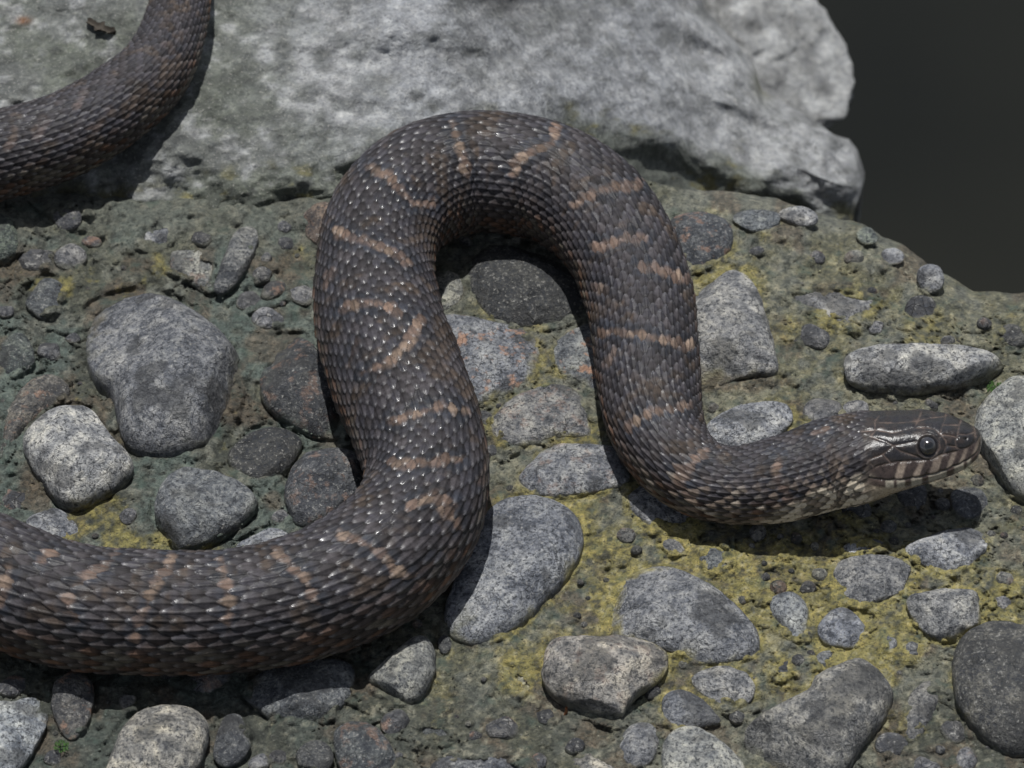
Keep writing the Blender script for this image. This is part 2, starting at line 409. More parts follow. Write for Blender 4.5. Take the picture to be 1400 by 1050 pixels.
 ("780,945 790,930 815,935 820,955 800,970", .2, -6, .12, G, .0, 1, None),
 ("1010,690 1030,676 1052,684 1046,700 1020,704", .3, 0, .10, K, .0, 1, None),
 ("690,915 705,905 730,915 742,940 728,962 700,950", .12, -2, .16, (1.1, 1.05, .75), .0, 3, None),
 ("560,990 590,978 622,990 628,1012 596,1022 566,1012", .22, -3, .08, K, .0, 2, None),
 ("905,742 922,735 940,742 938,756 915,760", .35, 1, .14, G, .0, 1, None),
 ("1205,345 1222,338 1236,346 1232,360 1212,362", .3, -2, .2, G, .0, 1, None),
 ("1170,318 1185,310 1200,318 1198,332 1178,334", .3, -2, .14, (.95, 1.05, .9), .0, 1, None),
]

def parse(s): return np.array([[float(a) for a in q.split(',')] for q in s.split()])

def outline(pts):
    """centre and radius r(phi) of a closed star-shaped outline"""
    n = len(pts)
    out = []
    for i in range(n):
        p0, p1, p2, p3 = pts[i - 1], pts[i], pts[(i + 1) % n], pts[(i + 2) % n]
        for t in np.linspace(0, 1, 6, endpoint=False):
            out.append(.5 * ((2 * p1) + (-p0 + p2) * t + (2 * p0 - 5 * p1 + 4 * p2 - p3) * t * t + (-p0 + 3 * p1 - 3 * p2 + p3) * t ** 3))
    q = np.array(out)
    x, y = q[:, 0], q[:, 1]
    x2, y2 = np.roll(x, -1), np.roll(y, -1)
    cr = x * y2 - x2 * y; A = cr.sum() / 2
    c = np.array([((x + x2) * cr).sum() / (6 * A), ((y + y2) * cr).sum() / (6 * A)])
    d = q - c; d[:, 1] *= -1
    ph = np.arctan2(d[:, 1], d[:, 0]); r = np.hypot(d[:, 0], d[:, 1])
    o = np.argsort(ph); ph, r = ph[o], r[o]
    ph = np.concatenate([ph - 2 * np.pi, ph, ph + 2 * np.pi]); r = np.concatenate([r, r, r])
    return c, ph, r

STONES = []
for row in ST:
    p = parse(row[0]); c, ph, r = outline(p)
    STONES.append((c, ph, r, row))

def stone_shape(c, ph, r, prot, zc, facets, seed, amp=.035, nphi=72, nlat=34, pw=2.25, stretch=None):
    phi = np.linspace(-np.pi, np.pi, nphi, endpoint=False)
    rr = np.interp(phi, ph, r)
    rr = (np.roll(rr, 1) + 2 * rr + np.roll(rr, -1)) / 4
    u = rr * np.cos(phi); v = rr * np.sin(phi)
    a = (v.max() - v.min()) / 2; wd = (u.max() - u.min()) / 2
    m = min(a, wd); H = prot * m * 1.15
    fac = math.sqrt(max(.1, 1 - (H * CP / a) ** 2)) / SP
    lat = np.linspace(-np.pi / 2, np.pi / 2, nlat)
    cl = np.abs(np.cos(lat)); sl = np.abs(np.sin(lat))
    k = (cl ** pw + sl ** pw) ** (-1 / pw)
    rho = cl * k; zz = np.sin(lat) * k
    X = u[None] * rho[:, None]; Y = v[None] * rho[:, None] * fac; Z = np.repeat((zz * H)[:, None], nphi, 1)
    P = np.stack([X, Y, Z], -1).reshape(-1, 3)
    rs = np.random.RandomState(seed)
    sc = np.array([wd, a * fac, H])
    Q = P / sc
    for i in range(facets):
        az = rs.uniform(0, 2 * np.pi); el = rs.uniform(-.1, 1.2)
        n = np.array([math.cos(az) * math.cos(el), math.sin(az) * math.cos(el), math.sin(el)])
        d = rs.uniform(.70, .88)
        e = np.maximum(0, Q @ n - d)
        Q = Q - n * (e * .85)[:, None]
    P = Q * sc
    nn = Q / np.maximum(np.linalg.norm(Q, axis=1, keepdims=True), 1e-6)
    o = rs.uniform(0, 100, 3)
    f = 1 / (m * .9)
    d1 = fbm(P[:, 0] * f + o[0], P[:, 1] * f + o[1], P[:, 2] * f + o[2], 3, seed)
    f = 1 / 14.
    d2 = fbm(P[:, 0] * f + o[1], P[:, 1] * f + o[2], P[:, 2] * f + o[0], 3, seed + 5, .6)
    P = P + nn * (d1 * m * amp * 1.6 + d2 * min(1.6, m * .05))[:, None]
    # poles
    P = P.reshape(nlat, nphi, 3)
    P[0] = P[0].mean(0); P[-1] = P[-1].mean(0)
    stone_shape.level = P.reshape(-1, 3)[:, 2] / H
    return P.reshape(-1, 3), grid_faces(nlat, nphi, True)

# ------------------------------------------------------------------ ground height in pixel space
def poly_y(pts, x):
    p = parse(pts); return np.interp(x, p[:, 0], p[:, 1])

RIM = "-600,262 500,262 700,235 860,240 930,258 1000,262 1060,270 1110,290 1150,300 1180,306 1205,322 1235,334 1255,352 1290,374 1330,396 1400,401 1500,408 1800,420"

def ground_z(px, py):
    z = 8 * fbm(px / 170, py / 150, oct=2, seed=3)
    rug = 1 + .9 * sstep(520, 380, py) * sstep(560, 300, px) + .5 * sstep(430, 350, py) * sstep(1000, 1100, px)
    z += rug * 7 * fbm(px / 46, py / 40, oct=3, seed=9)
    n = fbm(px / 17, py / 14, oct=3, seed=21, gain=.6)
    z += rug * 2.9 * n
    z += rug * 4.5 * np.maximum(0, 0.28 - np.abs(fbm(px / 60, py / 50, oct=3, seed=33))) - 1
    # lumps of aggregate pushing up under the skin of mortar
    f1, f2, cid = cells(px / 24 + .3 * fbm(px / 30, py / 30, oct=2, seed=4), py / 20, seed=5)
    z += (cid > .45) * 5.0 * np.maximum(0, 1 - (f1 / .42) ** 2) * (.4 + cid)
    f1, f2, cid = cells(px / 9 + .3 * n, py / 8, seed=15)
    z += (cid > .55) * 1.5 * np.maximum(0, 1 - (f1 / .5) ** 2)
    # broken crusts and cracks
    w1 = fbm(px / 40, py / 34, oct=3, seed=51) * 1.3
    f1, f2, cid = cells(px / 75 + w1, py / 42 + w1, seed=25)
    m = sstep(-.1, .25, fbm(px / 120, py / 120, oct=2, seed=61))
    z -= m * 6 * np.exp(-((f2 - f1) / .035) ** 2)
    z += m * 3 * (cid - .5)
    z += 8 * sstep(380, 270, py) * sstep(520, 380, px)
    return z

def stone_mask(px, py, pad=22):
    """signed distance to the nearest traced stone (negative inside), only near stones"""
    d = np.full(px.shape, 99.0)
    for c, ph, r, row in STONES:
        rm = r.max() + pad
        m = (np.abs(px - c[0]) < rm) & (np.abs(py - c[1]) < rm)
        if not m.any(): continue
        dx = px[m] - c[0]; dy = -(py[m] - c[1])
        q = np.hypot(dx, dy) - np.interp(np.arctan2(dy, dx), ph, r)
        d[m] = np.minimum(d[m], q)
    return d

def axis(a, b, step, ea, eb, n=26):
    inner = np.arange(a, b + step, step)
    t = np.linspace(0, 1, n)[1:]
    return np.concatenate([(a - (a - ea) * t ** 1.6)[::-1], inner, b + (eb - b) * t ** 1.6])

gx = axis(-20, 1420, 2.7, -900, 2300)
nv = 350
tt = np.concatenate([np.linspace(0, .1, 34, endpoint=False), np.linspace(.1, 1, nv)])
PX = np.repeat(gx[None], len(tt) + 14, 0)
top = poly_y(RIM, gx) + 3.0 * fbm(gx / 22, gx * 0, oct=3, seed=71)
rows = top[None] + (1075 - top[None]) * tt[:, None]
ext = np.repeat((1075 + 900 * np.linspace(0, 1, 15)[1:] ** 1.6)[:, None], len(gx), 1)
PY = np.concatenate([rows, ext], 0)
Z = ground_z(PX, PY)
sd = stone_mask(PX, PY)
Z += 6.0 * np.exp(-(np.maximum(sd, -3) / 9) ** 2) * (sd > -20)
leftm = sstep(640, 420, PX) * sstep(330, 400, PY)
Z -= (3.0 + 9 * leftm * sstep(-.25, .25, fbm(PX / 50, PY / 50, oct=2, seed=74))) * np.exp(-((sd - 2.5) / (2.2 + 3.5 * leftm)) ** 2)
dt = PY - top[None]
Z -= sstep(860, 1080, PX) * (70 * (1 - np.sqrt(np.clip(1 - (1 - np.clip(dt / 42, 0, 1)) ** 2, 0, 1))) + 14 * np.exp(-dt / 30))
Z += sstep(700, 500, PX) * (16 * np.exp(-dt / 60) * fbm(PX / 30, PY / 30, oct=3, seed=73) - 22 * sstep(16, 0, dt))
P = at(PX, PY, Z)
# skirt: the slab's far side falls to the water
sk = []
for dz, dy in ((-30, -4), (-160, 30), (-500, 80), (-1500, 120), (-1900, 130)):
    q = P[0].copy(); q[:, 2] += dz; q[:, 1] -= dy * .3
    q[:, 0] += 0; sk.append(q)
P = np.concatenate([np.array(sk[::-1]), P], 0)
nr, nc = P.shape[:2]
pxf = np.concatenate([np.repeat(PX[:1], 5, 0), PX], 0); pyf = np.concatenate([np.repeat(PY[:1], 5, 0), PY], 0)
zf = np.concatenate([np.repeat(Z[:1], 5, 0), Z], 0); sdf = np.concatenate([np.repeat(sd[:1], 5, 0), sd], 0)

def blob(px, py, cx, cy, rx, ry): return np.exp(-((px - cx) / rx) ** 2 - ((py - cy) / ry) ** 2)

def mortar_tint(px, py, z, sdv):
    n1 = fbm(px / 60, py / 50, oct=4, seed=81); n2 = fbm(px / 18, py / 16, oct=4, seed=82, gain=.65); n3 = fbm(px / 7, py / 6, oct=3, seed=83, gain=.7)
    grey = np.array([.150, .155, .130]); olive = np.array([.095, .095, .062]); dark = np.array([.050, .055, .046])
    och = np.array([.30, .262, .090]); pale = np.array([.29, .28, .215]); teal = np.array([.10, .125, .110]); brn = np.array([.105, .078, .055])
    sh = px.shape + (3,)
    c = np.broadcast_to(grey, sh).copy()
    warm = blob(px, py, 1020, 760, 420, 260) + .6 * blob(px, py, 1200, 430, 260, 120)
    def mixin(col, m):
        nonlocal c
        m = np.clip(m, 0, 1)[..., None]; c = c * (1 - m) + col * m
    mixin(olive, sstep(-.2, .3, n1 + .4 * n2) * .8)
    mixin((.19, .175, .095), np.clip(warm, 0, 1) * sstep(-.5, .2, n2 + .4 * n3) * .7)
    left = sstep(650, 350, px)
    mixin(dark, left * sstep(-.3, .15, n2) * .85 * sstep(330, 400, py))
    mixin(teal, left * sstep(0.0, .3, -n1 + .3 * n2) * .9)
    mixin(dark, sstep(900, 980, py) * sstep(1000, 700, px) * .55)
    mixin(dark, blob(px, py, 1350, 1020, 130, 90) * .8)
    mixin(brn, sstep(.1, .35, fbm(px / 45, py / 40, oct=3, seed=84)) * .6)
    ry = (blob(px, py, 1080, 790, 250, 130) * 1.25 + blob(px, py, 850, 760, 120, 120) + blob(px, py, 740, 530, 90, 200) * 1.0 + blob(px, py, 1150, 860, 200, 110)
          + blob(px, py, 1000, 350, 90, 70) * .9 + blob(px, py, 1220, 440, 170, 60) * .7 + blob(px, py, 1100, 590, 160, 70) * .6 + blob(px, py, 930, 960, 90, 70) * .9
          + blob(px, py, 150, 720, 90, 50) * 1.1 + blob(px, py, 700, 910, 70, 60) * .9 + blob(px, py, 1350, 800, 80, 80) * .6 + blob(px, py, 230, 750, 120, 20) * .7
          + blob(px, py, 20, 1040, 40, 30) + blob(px, py, 90, 380, 60, 40) * .3 + blob(px, py, 200, 380, 90, 30) * .4)
    near = np.exp(-(np.clip(sdv, 0, 60) / 9) ** 2)
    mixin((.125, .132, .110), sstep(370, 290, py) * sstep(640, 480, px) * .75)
    m = np.minimum(ry, 1.25) * (.50 + .42 * near) + .55 * n2 + .34 * n3 + .65 * n1 - .50
    mixin(och * .62, sstep(-.08, .3, m) * .65)
    mixin(och, sstep(.14, .6, m) * .68)
    mixin(pale, sstep(.12, .5, n3 + .5 * n2 - .05) * .45 * sstep(500, 800, px + .3 * py))
    mixin(dark, sstep(.12, .5, -n3 - .3 * n2) * .7)
    return np.clip(c * (1 + .25 * n3)[..., None], .012, 1)

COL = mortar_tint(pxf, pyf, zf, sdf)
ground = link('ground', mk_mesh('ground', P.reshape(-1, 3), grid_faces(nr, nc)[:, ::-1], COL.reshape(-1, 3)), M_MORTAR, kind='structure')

# ------------------------------------------------------------------ water far below the rim
wv = np.array([[-60000, -20000, -1500], [60000, -20000, -1500], [60000, 90000, -1500], [-60000, 90000, -1500]], float)
link('water', mk_mesh('water', wv, np.array([[0, 1, 2, 3]])), M_WATER, kind='structure')

# ------------------------------------------------------------------ the big boulder behind
TOPB = "-900,-700 860,-700 905,-300 940,-60 963,10 1000,52 1031,87 1041,124 1081,144 1145,186 1160,190 1172,205 1182,236"
BOTB = "-900,395 0,372 150,366 300,378 440,372 600,325 800,305 930,305 1060,312 1120,322 1150,326 1166,300 1182,244"
YO = "700,150 780,168 873,188 940,211 980,218 1014,228 1047,248 1081,268 1118,289 1148,302 1200,320"
bx = np.concatenate([axis(-20, 1100, 4.2, -900, 1104, 14)[:-14], np.linspace(1102, 1160, 26, endpoint=False), 1160 + 22 * np.sin(np.linspace(0, np.pi / 2, 22))])
bt = np.linspace(0, 1, 230)
tp, bo = poly_y(TOPB, bx), poly_y(BOTB, bx)
wig = 2.5 * fbm(bx / 15, bx * 0, oct=3, seed=90)
tp = tp + wig * sstep(1182, 1150, bx)
tpc = np.maximum(tp, -160)
BPY = np.concatenate([tp[None] + (tpc - tp)[None] * np.linspace(0, 1, 16)[:, None][:-1], tpc[None] + (bo - tpc)[None] * bt[:, None]], 0)
BPX = np.repeat(bx[None], BPY.shape[0], 0)
def boulder_z(px, py):
    wx = sstep(560, 1180, px)
    z = 34 - wx * 560 + (300 - py) * .13 * (1 - wx)
    yb = poly_y(BOTB, px)
    z -= (1 - sstep(700, 800, px)) * 78 * sstep(190, 10, yb - py + 26 * fbm(px / 50, py / 40, oct=3, seed=91)) ** 1.3
    yo = poly_y(YO, px)
    ov = sstep(690, 830, px)
    z -= ov * 46 * sstep(-10, 62, py - yo + 6 * fbm(px / 20, py / 20, oct=2, seed=92))
    z += ov * 8 * np.exp(-((py - yo + 28) / 30) ** 2)
    z += (26 + 26 * wx) * fbm(px / 190, py / 120, oct=2, seed=93) + 11 * fbm(px / 60, py / 42, oct=3, seed=94) * (1 + .4 * wx)
    z += 4.2 * fbm(px / 18, py / 15, oct=4, seed=95, gain=.6) + sstep(700, 350, px) * 2.5 * fbm(px / 10, py / 8, oct=3, seed=98)
    # ledges running down to the right
    q = (px * .45 - py * .9)
    z -= sstep(780, 1000, px) * 46 * (np.abs(fbm(q / 62, (px + py) / 240, oct=2, seed=96)) ** .8 - .2)
    z += sstep(500, 250, px) * sstep(120, 260, py) * 6 * fbm(px / 30, py / 26, oct=3, seed=97)
    z -= 26 * blob(px, py, 690, 10, 60, 28)
    tpx = poly_y(TOPB, px)
    s = sstep(900, 960, px)
    z -= s * 70 * (1 - np.sqrt(np.clip(1 - (1 - np.clip((py - tpx) / 34, 0, 1)) ** 2, 0, 1)))
    z -= 110 * (1 - np.sqrt(np.clip(1 - np.clip((px - 1120) / 62, 0, 1) ** 2, 0, 1)))
    z -= 30 * np.exp(-(np.hypot(px - 1150, (py - 205)) / 14) ** 2)
    return z
BZ = boulder_z(BPX, BPY)
BP = at(BPX, BPY, BZ)
def boulder_tint(px, py):
    n1 = fbm(px / 110, py / 70, oct=4, seed=101); n2 = fbm(px / 26, py / 18, oct=4, seed=102, gain=.65); n3 = fbm(px / 8, py / 7, oct=3, seed=103, gain=.7)
    c = np.broadcast_to(np.array([.285, .295, .310]), px.shape + (3,)).copy()
    def mixin(col, m):
        nonlocal c
        m = np.clip(m, 0, 1)[..., None]; c = c * (1 - m) + np.array(col) * m
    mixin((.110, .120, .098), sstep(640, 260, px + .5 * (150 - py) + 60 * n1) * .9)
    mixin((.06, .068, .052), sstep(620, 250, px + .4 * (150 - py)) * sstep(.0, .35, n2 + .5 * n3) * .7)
    mixin((.33, .335, .335), sstep(850, 1050, px) * .7)
    mixin((.15, .155, .155), sstep(-.05, .4, n1) * .6)
    mixin((.10, .105, .10), sstep(.05, .45, n2) * .55)
    mixin((.42, .425, .43), sstep(.08, .5, -n2 + .3 * n1) * .5)
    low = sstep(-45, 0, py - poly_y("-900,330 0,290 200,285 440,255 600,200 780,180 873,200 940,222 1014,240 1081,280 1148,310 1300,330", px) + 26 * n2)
    mixin((.10, .11, .09), low * .9)  # mossy foot at left; shade of the right undercut painted into the colour
    mixin((.20, .17, .05), low * sstep(.1, .4, n1 + n2) * .5)
    mixin((.13, .13, .07), blob(px, py, 1045, 110, 14, 24) * .9)
    mixin((.05, .05, .05), blob(px, py, 690, 5, 40, 18) * .7)  # shade of the dented hollow, painted in
    mixin((.24, .11, .05), blob(px, py, 32, 28, 9, 5) * .9)
    return np.clip(c * (1 + .22 * n3)[..., None], .015, 1)
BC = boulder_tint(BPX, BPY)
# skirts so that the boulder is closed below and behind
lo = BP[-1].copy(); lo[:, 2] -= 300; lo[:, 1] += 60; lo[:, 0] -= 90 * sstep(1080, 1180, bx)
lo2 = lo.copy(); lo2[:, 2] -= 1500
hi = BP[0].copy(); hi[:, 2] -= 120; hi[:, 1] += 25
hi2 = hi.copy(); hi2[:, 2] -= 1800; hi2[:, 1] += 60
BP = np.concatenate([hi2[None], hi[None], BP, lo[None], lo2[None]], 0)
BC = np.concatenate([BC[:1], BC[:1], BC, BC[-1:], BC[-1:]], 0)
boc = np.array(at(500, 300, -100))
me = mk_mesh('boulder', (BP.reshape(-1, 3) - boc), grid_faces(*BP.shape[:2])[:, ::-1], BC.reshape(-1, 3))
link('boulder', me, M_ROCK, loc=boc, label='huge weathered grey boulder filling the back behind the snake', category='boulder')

# second, farther boulder lobe at the rim
bl = parse("850,-160 860,-20 920,70 990,140 1040,190 1090,210 1130,205 1150,182 1168,160 1179,138 1165,95 1145,62 1131,48 1116,18 1100,-14 1080,-90 1000,-150")
c, ph, r = outline(bl)
V, Fc = stone_shape(c, ph, r, .5, 0, 6, 77, amp=.05, nphi=200, nlat=110)
V = V * 1.15
nrm = V / np.linalg.norm(V, axis=1, keepdims=True)
V = V + nrm * (13 * fbm(V[:, 0] / 45, V[:, 1] / 45, V[:, 2] / 45, 3, 111) + 18 * (np.abs(fbm(V[:, 0] / 80, V[:, 1] / 60, V[:, 2] / 30, 3, 112))))[:, None]
cc = fbm(V[:, 0] / 30, V[:, 1] / 30, V[:, 2] / 30, 4, 113)
tn = np.array([.30, .305, .305])[None] * (1 + .75 * cc)[:, None]
c3 = at(c[0], c[1], -820)
link('boulder', mk_mesh('far_boulder', V, Fc, np.clip(tn, .03, 1)), M_ROCK, loc=c3, label='rounded pale boulder blurred behind the big one, at the edge of the dark water', category='boulder')

# ------------------------------------------------------------------ stones
def gz(px, py): return float(ground_z(np.array([float(px)]), np.array([float(py)]))[0])
ns = 0
for i, (c, ph, r, row) in enumerate(STONES):
    _, prot, zc, br, tint, pink, fac, label = row
    big = r.max() > 40
    V, Fc = stone_shape(c, ph, r, prot, zc, fac, 200 + i, nphi=96 if big else 48, nlat=44 if big else 22)
    p = at(c[0], c[1], zc + .5 * gz(c[0], c[1]))
    lev = stone_shape.level
    V = V * depth_k(p)
    wx, wy = proj(V + p)
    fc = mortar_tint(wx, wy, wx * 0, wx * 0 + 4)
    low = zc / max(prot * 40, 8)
    film = np.clip(1.05 - 1.35 * (lev + low * .2), 0, 1) * .68 + (.16 if prot < .4 else 0)  # mask for the mortar coat and the painted shade on lower sides
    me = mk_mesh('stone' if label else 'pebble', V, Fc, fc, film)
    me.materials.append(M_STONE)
    if label:
        o = link('stone', me, loc=p, label=label, category='stone', group='stones set in the mortar')
    else:
        o = link('pebble', me, parent=ground, loc=p)
    br *= (1.34 if br > .12 else 1.15) * (1 + .12 * math.sin(i * 2.3))
    tint = tuple(a * b for a, b in zip(tint, ((1, 1, 1), (1.03, 1, .94), (.97, 1.0, .99), (.97, .99, 1.03))[(i * 7) % 4]))
    o.color = (br * tint[0], br * tint[1], br * tint[2], 1 - (pink if pink > .12 else 0))

# small pebbles bedded in the mortar, sharing a few meshes
rs = np.random.RandomState(5)
pm = []
for k in range(8):
    ang = np.linspace(0, 2 * np.pi, 9, endpoint=False)
    rr = 1 + rs.uniform(-.18, .18, 9)
    q = np.stack([rr * np.cos(ang) * rs.uniform(.95, 1.3), rr * np.sin(ang)], 1) * 10
    c, ph, r = outline(q)
    V, Fc = stone_shape(c, ph, r, .75, 0, 2, 900 + k, nphi=12, nlat=8)
    me = mk_mesh('pebble', V, Fc, V * 0 + .1, V[:, 0] * 0); me.materials.append(M_STONE); pm.append(me)
mm = []
for k in range(10):
    ang = np.linspace(0, 2 * np.pi, 9, endpoint=False)
    rr = 1 + rs.uniform(-.16, .16, 9)
    q = np.stack([rr * np.cos(ang) * rs.uniform(1.0, 1.55), rr * np.sin(ang)], 1) * 10
    c, ph, r = outline(q)
    V, Fc = stone_shape(c, ph, r, .6, 0, rs.randint(1, 5), 950 + k, nphi=26, nlat=14, amp=.07)
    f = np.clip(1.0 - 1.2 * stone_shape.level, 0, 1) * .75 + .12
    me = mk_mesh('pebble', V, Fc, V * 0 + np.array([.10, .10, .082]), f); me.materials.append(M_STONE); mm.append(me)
placed = []; cnt = 0; tries = 0
while cnt < 84 and tries < 20000:
    tries += 1
    x, y = rs.uniform(-10, 1410), rs.uniform(300, 1060)
    wgt = .35 + .65 * blob(x, y, 180, 430, 300, 190) + .6 * blob(x, y, 1230, 420, 220, 90) + .5 * blob(x, y, 600, 1000, 300, 80)
    if rs.rand() > wgt or y < poly_y(RIM, x) + 22: continue
    R = 8.5 + 13 * rs.rand() ** 1.6
    d = stone_mask(np.array([x]), np.array([y]), 40)[0]
    if d < R * 1.15 or any((x - a) ** 2 + (y - b) ** 2 < (1.1 * R + q) ** 2 for a, b, q in placed): continue
    placed.append((x, y, R))
    p = at(x, y, gz(x, y) - R * .12)
    o = link('pebble', mm[rs.randint(10)], parent=ground, loc=p)
    o.rotation_euler = (rs.uniform(-.2, .2), rs.uniform(-.2, .2), rs.uniform(0, 6.28)); k = R / 10; o.scale = (k, k, k * rs.uniform(.8, 1.2))
    b = rs.choice([.07, .10, .14, .20]); o.color = (b, b, b * 1.04, 1 - rs.choice([0, 0, .4]))
    cnt += 1
cnt = 0
while cnt < 120:
    x, y = rs.uniform(-10, 1410), rs.uniform(330, 1060)
    wgt = .25 + .75 * math.exp(-((x - 1150) / 260) ** 2 - ((y - 830) / 180) ** 2)
    if rs.rand() > wgt: continue
    if y < poly_y(RIM, x) + 25: continue
    R = 3.4 + 8.5 * rs.rand() ** 2.4
    d = stone_mask(np.array([x]), np.array([y]))[0]
    if d < R * .8: continue
    if any((x - a) ** 2 + (y - b) ** 2 < (R + q) ** 2 for a, b, q in placed): continue
    placed.append((x, y, R))
    p = at(x, y, gz(x, y) + R * .12)
    o = link('pebble', pm[rs.randint(8)], parent=ground, loc=p)
    o.rotation_euler = (0, 0, rs.uniform(0, 6.28)); k = R / 10; o.scale = (k, k, k)
    b = rs.choice([.07, .10, .14, .19]); o.color = (b, b, b * rs.uniform(.85, 1.05), 1 - .3 * rs.rand())
    cnt += 1

# grit: crumbs too small to count, one mesh
N = 2800
gxp = rs.uniform(-20, 1420, N); gyp = rs.uniform(300, 1070, N)
ok = gyp > poly_y(RIM, gxp) + 12
gxp, gyp = gxp[ok], gyp[ok]; N = len(gxp)
rad = .8 + 2.0 * rs.rand(N) ** 3
pp = at(gxp, gyp, ground_z(gxp, gyp) + 6 * np.exp(-(np.maximum(stone_mask(gxp, gyp), -3) / 9) ** 2) + rad * .2)
oc = np.array([[1, 0, 0], [-1, 0, 0], [0, 1, 0], [0, -1, 0], [0, 0, 1], [0, 0, -1]], float)
of = np.array([[0, 2, 4], [2, 1, 4], [1, 3, 4], [3, 0, 4], [2, 0, 5], [1, 2, 5], [3, 1, 5], [0, 3, 5]])
VV = pp[:, None] + (oc[None] * rs.uniform(.6, 1.3, (N, 6, 1))) * rad[:, None, None]
FF = (of[None] + 6 * np.arange(N)[:, None, None]).reshape(-1, 3)
gc = mortar_tint(gxp, gyp, gxp * 0, gxp * 0 + 30)
gc = np.clip(gc * rs.choice([.5, .9, 1.6, 2.6], N, p=[.3, .4, .2, .1])[:, None], .015, .6)
link('grit', mk_mesh('grit', VV.reshape(-1, 3), FF, np.repeat(gc, 6, 0)), M_MORTAR, parent=ground, kind='stuff')

# ------------------------------------------------------------------ the snake
# centre line, tail -> head: px, py, z of the axis, radius, scale length, angular row spacing
CL = np.array([
 (330, -420, 100, 26, 17, .17), (275, -200, 105, 31, 18, .17), (250, -70, 108, 36, 18, .17), (243, 20, 108, 40, 18, .165), (214, 92, 105, 47, 19, .16), (150, 150, 100, 53, 19, .155),
 (75, 190, 95, 57, 20, .15), (0, 212, 90, 59, 21, .15), (-90, 235, 85, 61, 22, .15), (-190, 300, 85, 66, 24, .15), (-245, 420, 90, 72, 26, .16), (-240, 560, 92, 76, 28, .165),
 (-170, 680, 92, 79, 30, .17), (-90, 752, 90, 81, 31, .17), (0, 797, 88, 82, 32, .168), (95, 828, 86, 81, 32, .165), (200, 838, 86, 80, 32, .162), (300, 837, 87, 80, 31, .16),
 (390, 823, 88, 82, 30, .155), (470, 795, 90, 85, 29, .15), (535, 752, 92, 87, 28, .145), (573, 700, 94, 84, 27, .14), (583, 645, 95, 82, 26, .135), (568, 580, 96, 86, 26, .132),
 (541, 510, 97, 88, 26, .13), (519, 440, 96, 84, 26, .13), (512, 375, 96, 78, 25, .13), (524, 310, 96, 77, 25, .135), (565, 262, 96, 79, 25, .135), (625, 238, 96, 80, 25, .135), (690, 238, 96, 80, 25, .135),
 (755, 252, 95, 78, 25, .138), (812, 289, 93, 75, 25, .14), (852, 345, 90, 72, 25, .14), (874, 405, 86, 71, 25, .14), (882, 465, 82, 69, 24, .14), (888, 525, 78, 67, 23, .142), (897, 580, 72, 62, 22, .145),
 (922, 626, 66, 55, 21, .15), (962, 656, 63, 50.5, 20, .155), (1010, 664, 66, 50.5, 19, .155), (1055, 658, 74, 55, 18, .155), (1100, 645.5, 82, 57.5, 17, .155), (1130, 636, 88, 59.5, 16, .155), (1164, 628.5, 95, 59, 15, .155),
 (1196, 620.5, 101, 57, 14, .155), (1239, 613.5, 107, 51, 13, .15), (1267, 609.5, 110, 47, 13, .15), (1293, 607, 112, 41.5, 13, .15), (1310, 605.5, 113, 35, 13, .15), (1324, 603.5, 114, 26.5, 13, .15), (1334, 602.3, 114, 18, 13, .15), (1340, 602, 114, 9, 13, .15), (1342.3, 602, 114, .6, 13, .15)], float)

def spline(Pn, n):
    """Catmull-Rom through rows of Pn, chord-length parameter; returns dense rows"""
    out = []
    for i in range(len(Pn) - 1):
        p1, p2 = Pn[i], Pn[i + 1]
        p0 = Pn[i - 1] if i else 2 * p1 - p2
        p3 = Pn[i + 2] if i + 2 < len(Pn) else 2 * p2 - p1
        L1 = np.hypot(*(p2 - p1)[:2]); L0 = np.hypot(*(p1 - p0)[:2]); L3 = np.hypot(*(p3 - p2)[:2])
        m1 = ((p1 - p0) / max(L0, 1e-6) * L1 + (p2 - p1) * 1) / (1 + 0) * .5 if L0 > 1e-6 else p2 - p1
        m1 = L1 * ((p2 - p1) / L1 * L0 + (p1 - p0) / L0 * L1) / (L0 + L1)
        m2 = L1 * ((p3 - p2) / L3 * L1 + (p2 - p1) / L1 * L3) / (L1 + L3)
        t = np.linspace(0, 1, n, endpoint=False)[:, None]
        out.append((2 * t ** 3 - 3 * t ** 2 + 1) * p1 + (t ** 3 - 2 * t ** 2 + t) * m1 + (-2 * t ** 3 + 3 * t ** 2) * p2 + (t ** 3 - t ** 2) * m2)
    out.append(Pn[-1:])
    return np.concatenate(out, 0)

dense = spline(CL, 60)
C3 = at(dense[:, 0], dense[:, 1], dense[:, 2])
kk = depth_k(C3)
Rd = np.maximum(dense[:, 3] * kk, .3)
seg = np.linalg.norm(np.diff(C3, axis=0), axis=1)
s = np.concatenate([[0], np.cumsum(seg)])
inview = (dense[:, 0] > -110) & (dense[:, 1] > -90)
step = np.where(inview, 1.75, 7.0)
step = np.where(dense[:, 0] > 960, 1.35, step)
step = np.where(dense[:, 0] > 1335, .6, step)
q = np.concatenate([[0], np.cumsum(seg / ((step[1:] + step[:-1]) / 2))])
si = np.interp(np.arange(0, q[-1], 1.0), q, s)
ctr = np.stack([np.interp(si, s, C3[:, k]) for k in range(3)], 1)
for _ in range(3):
    ctr[1:-1] = (ctr[:-2] + 2 * ctr[1:-1] + ctr[2:]) / 4
Rr = np.interp(si, s, Rd); LP = np.interp(si, s, dense[:, 4] * kk); WA = np.interp(si, s, dense[:, 5]) * .90; LP = LP * .92
pxc = np.interp(si, s, dense[:, 0])
pxh = np.where(si > s[-1] - 520, pxc, 0)          # >0 only on neck and head
T = np.gradient(ctr, axis=0); T /= np.linalg.norm(T, axis=1, keepdims=True)
for _ in range(12):
    T[1:-1] = (T[:-2] + 2 * T[1:-1] + T[2:]) / 4
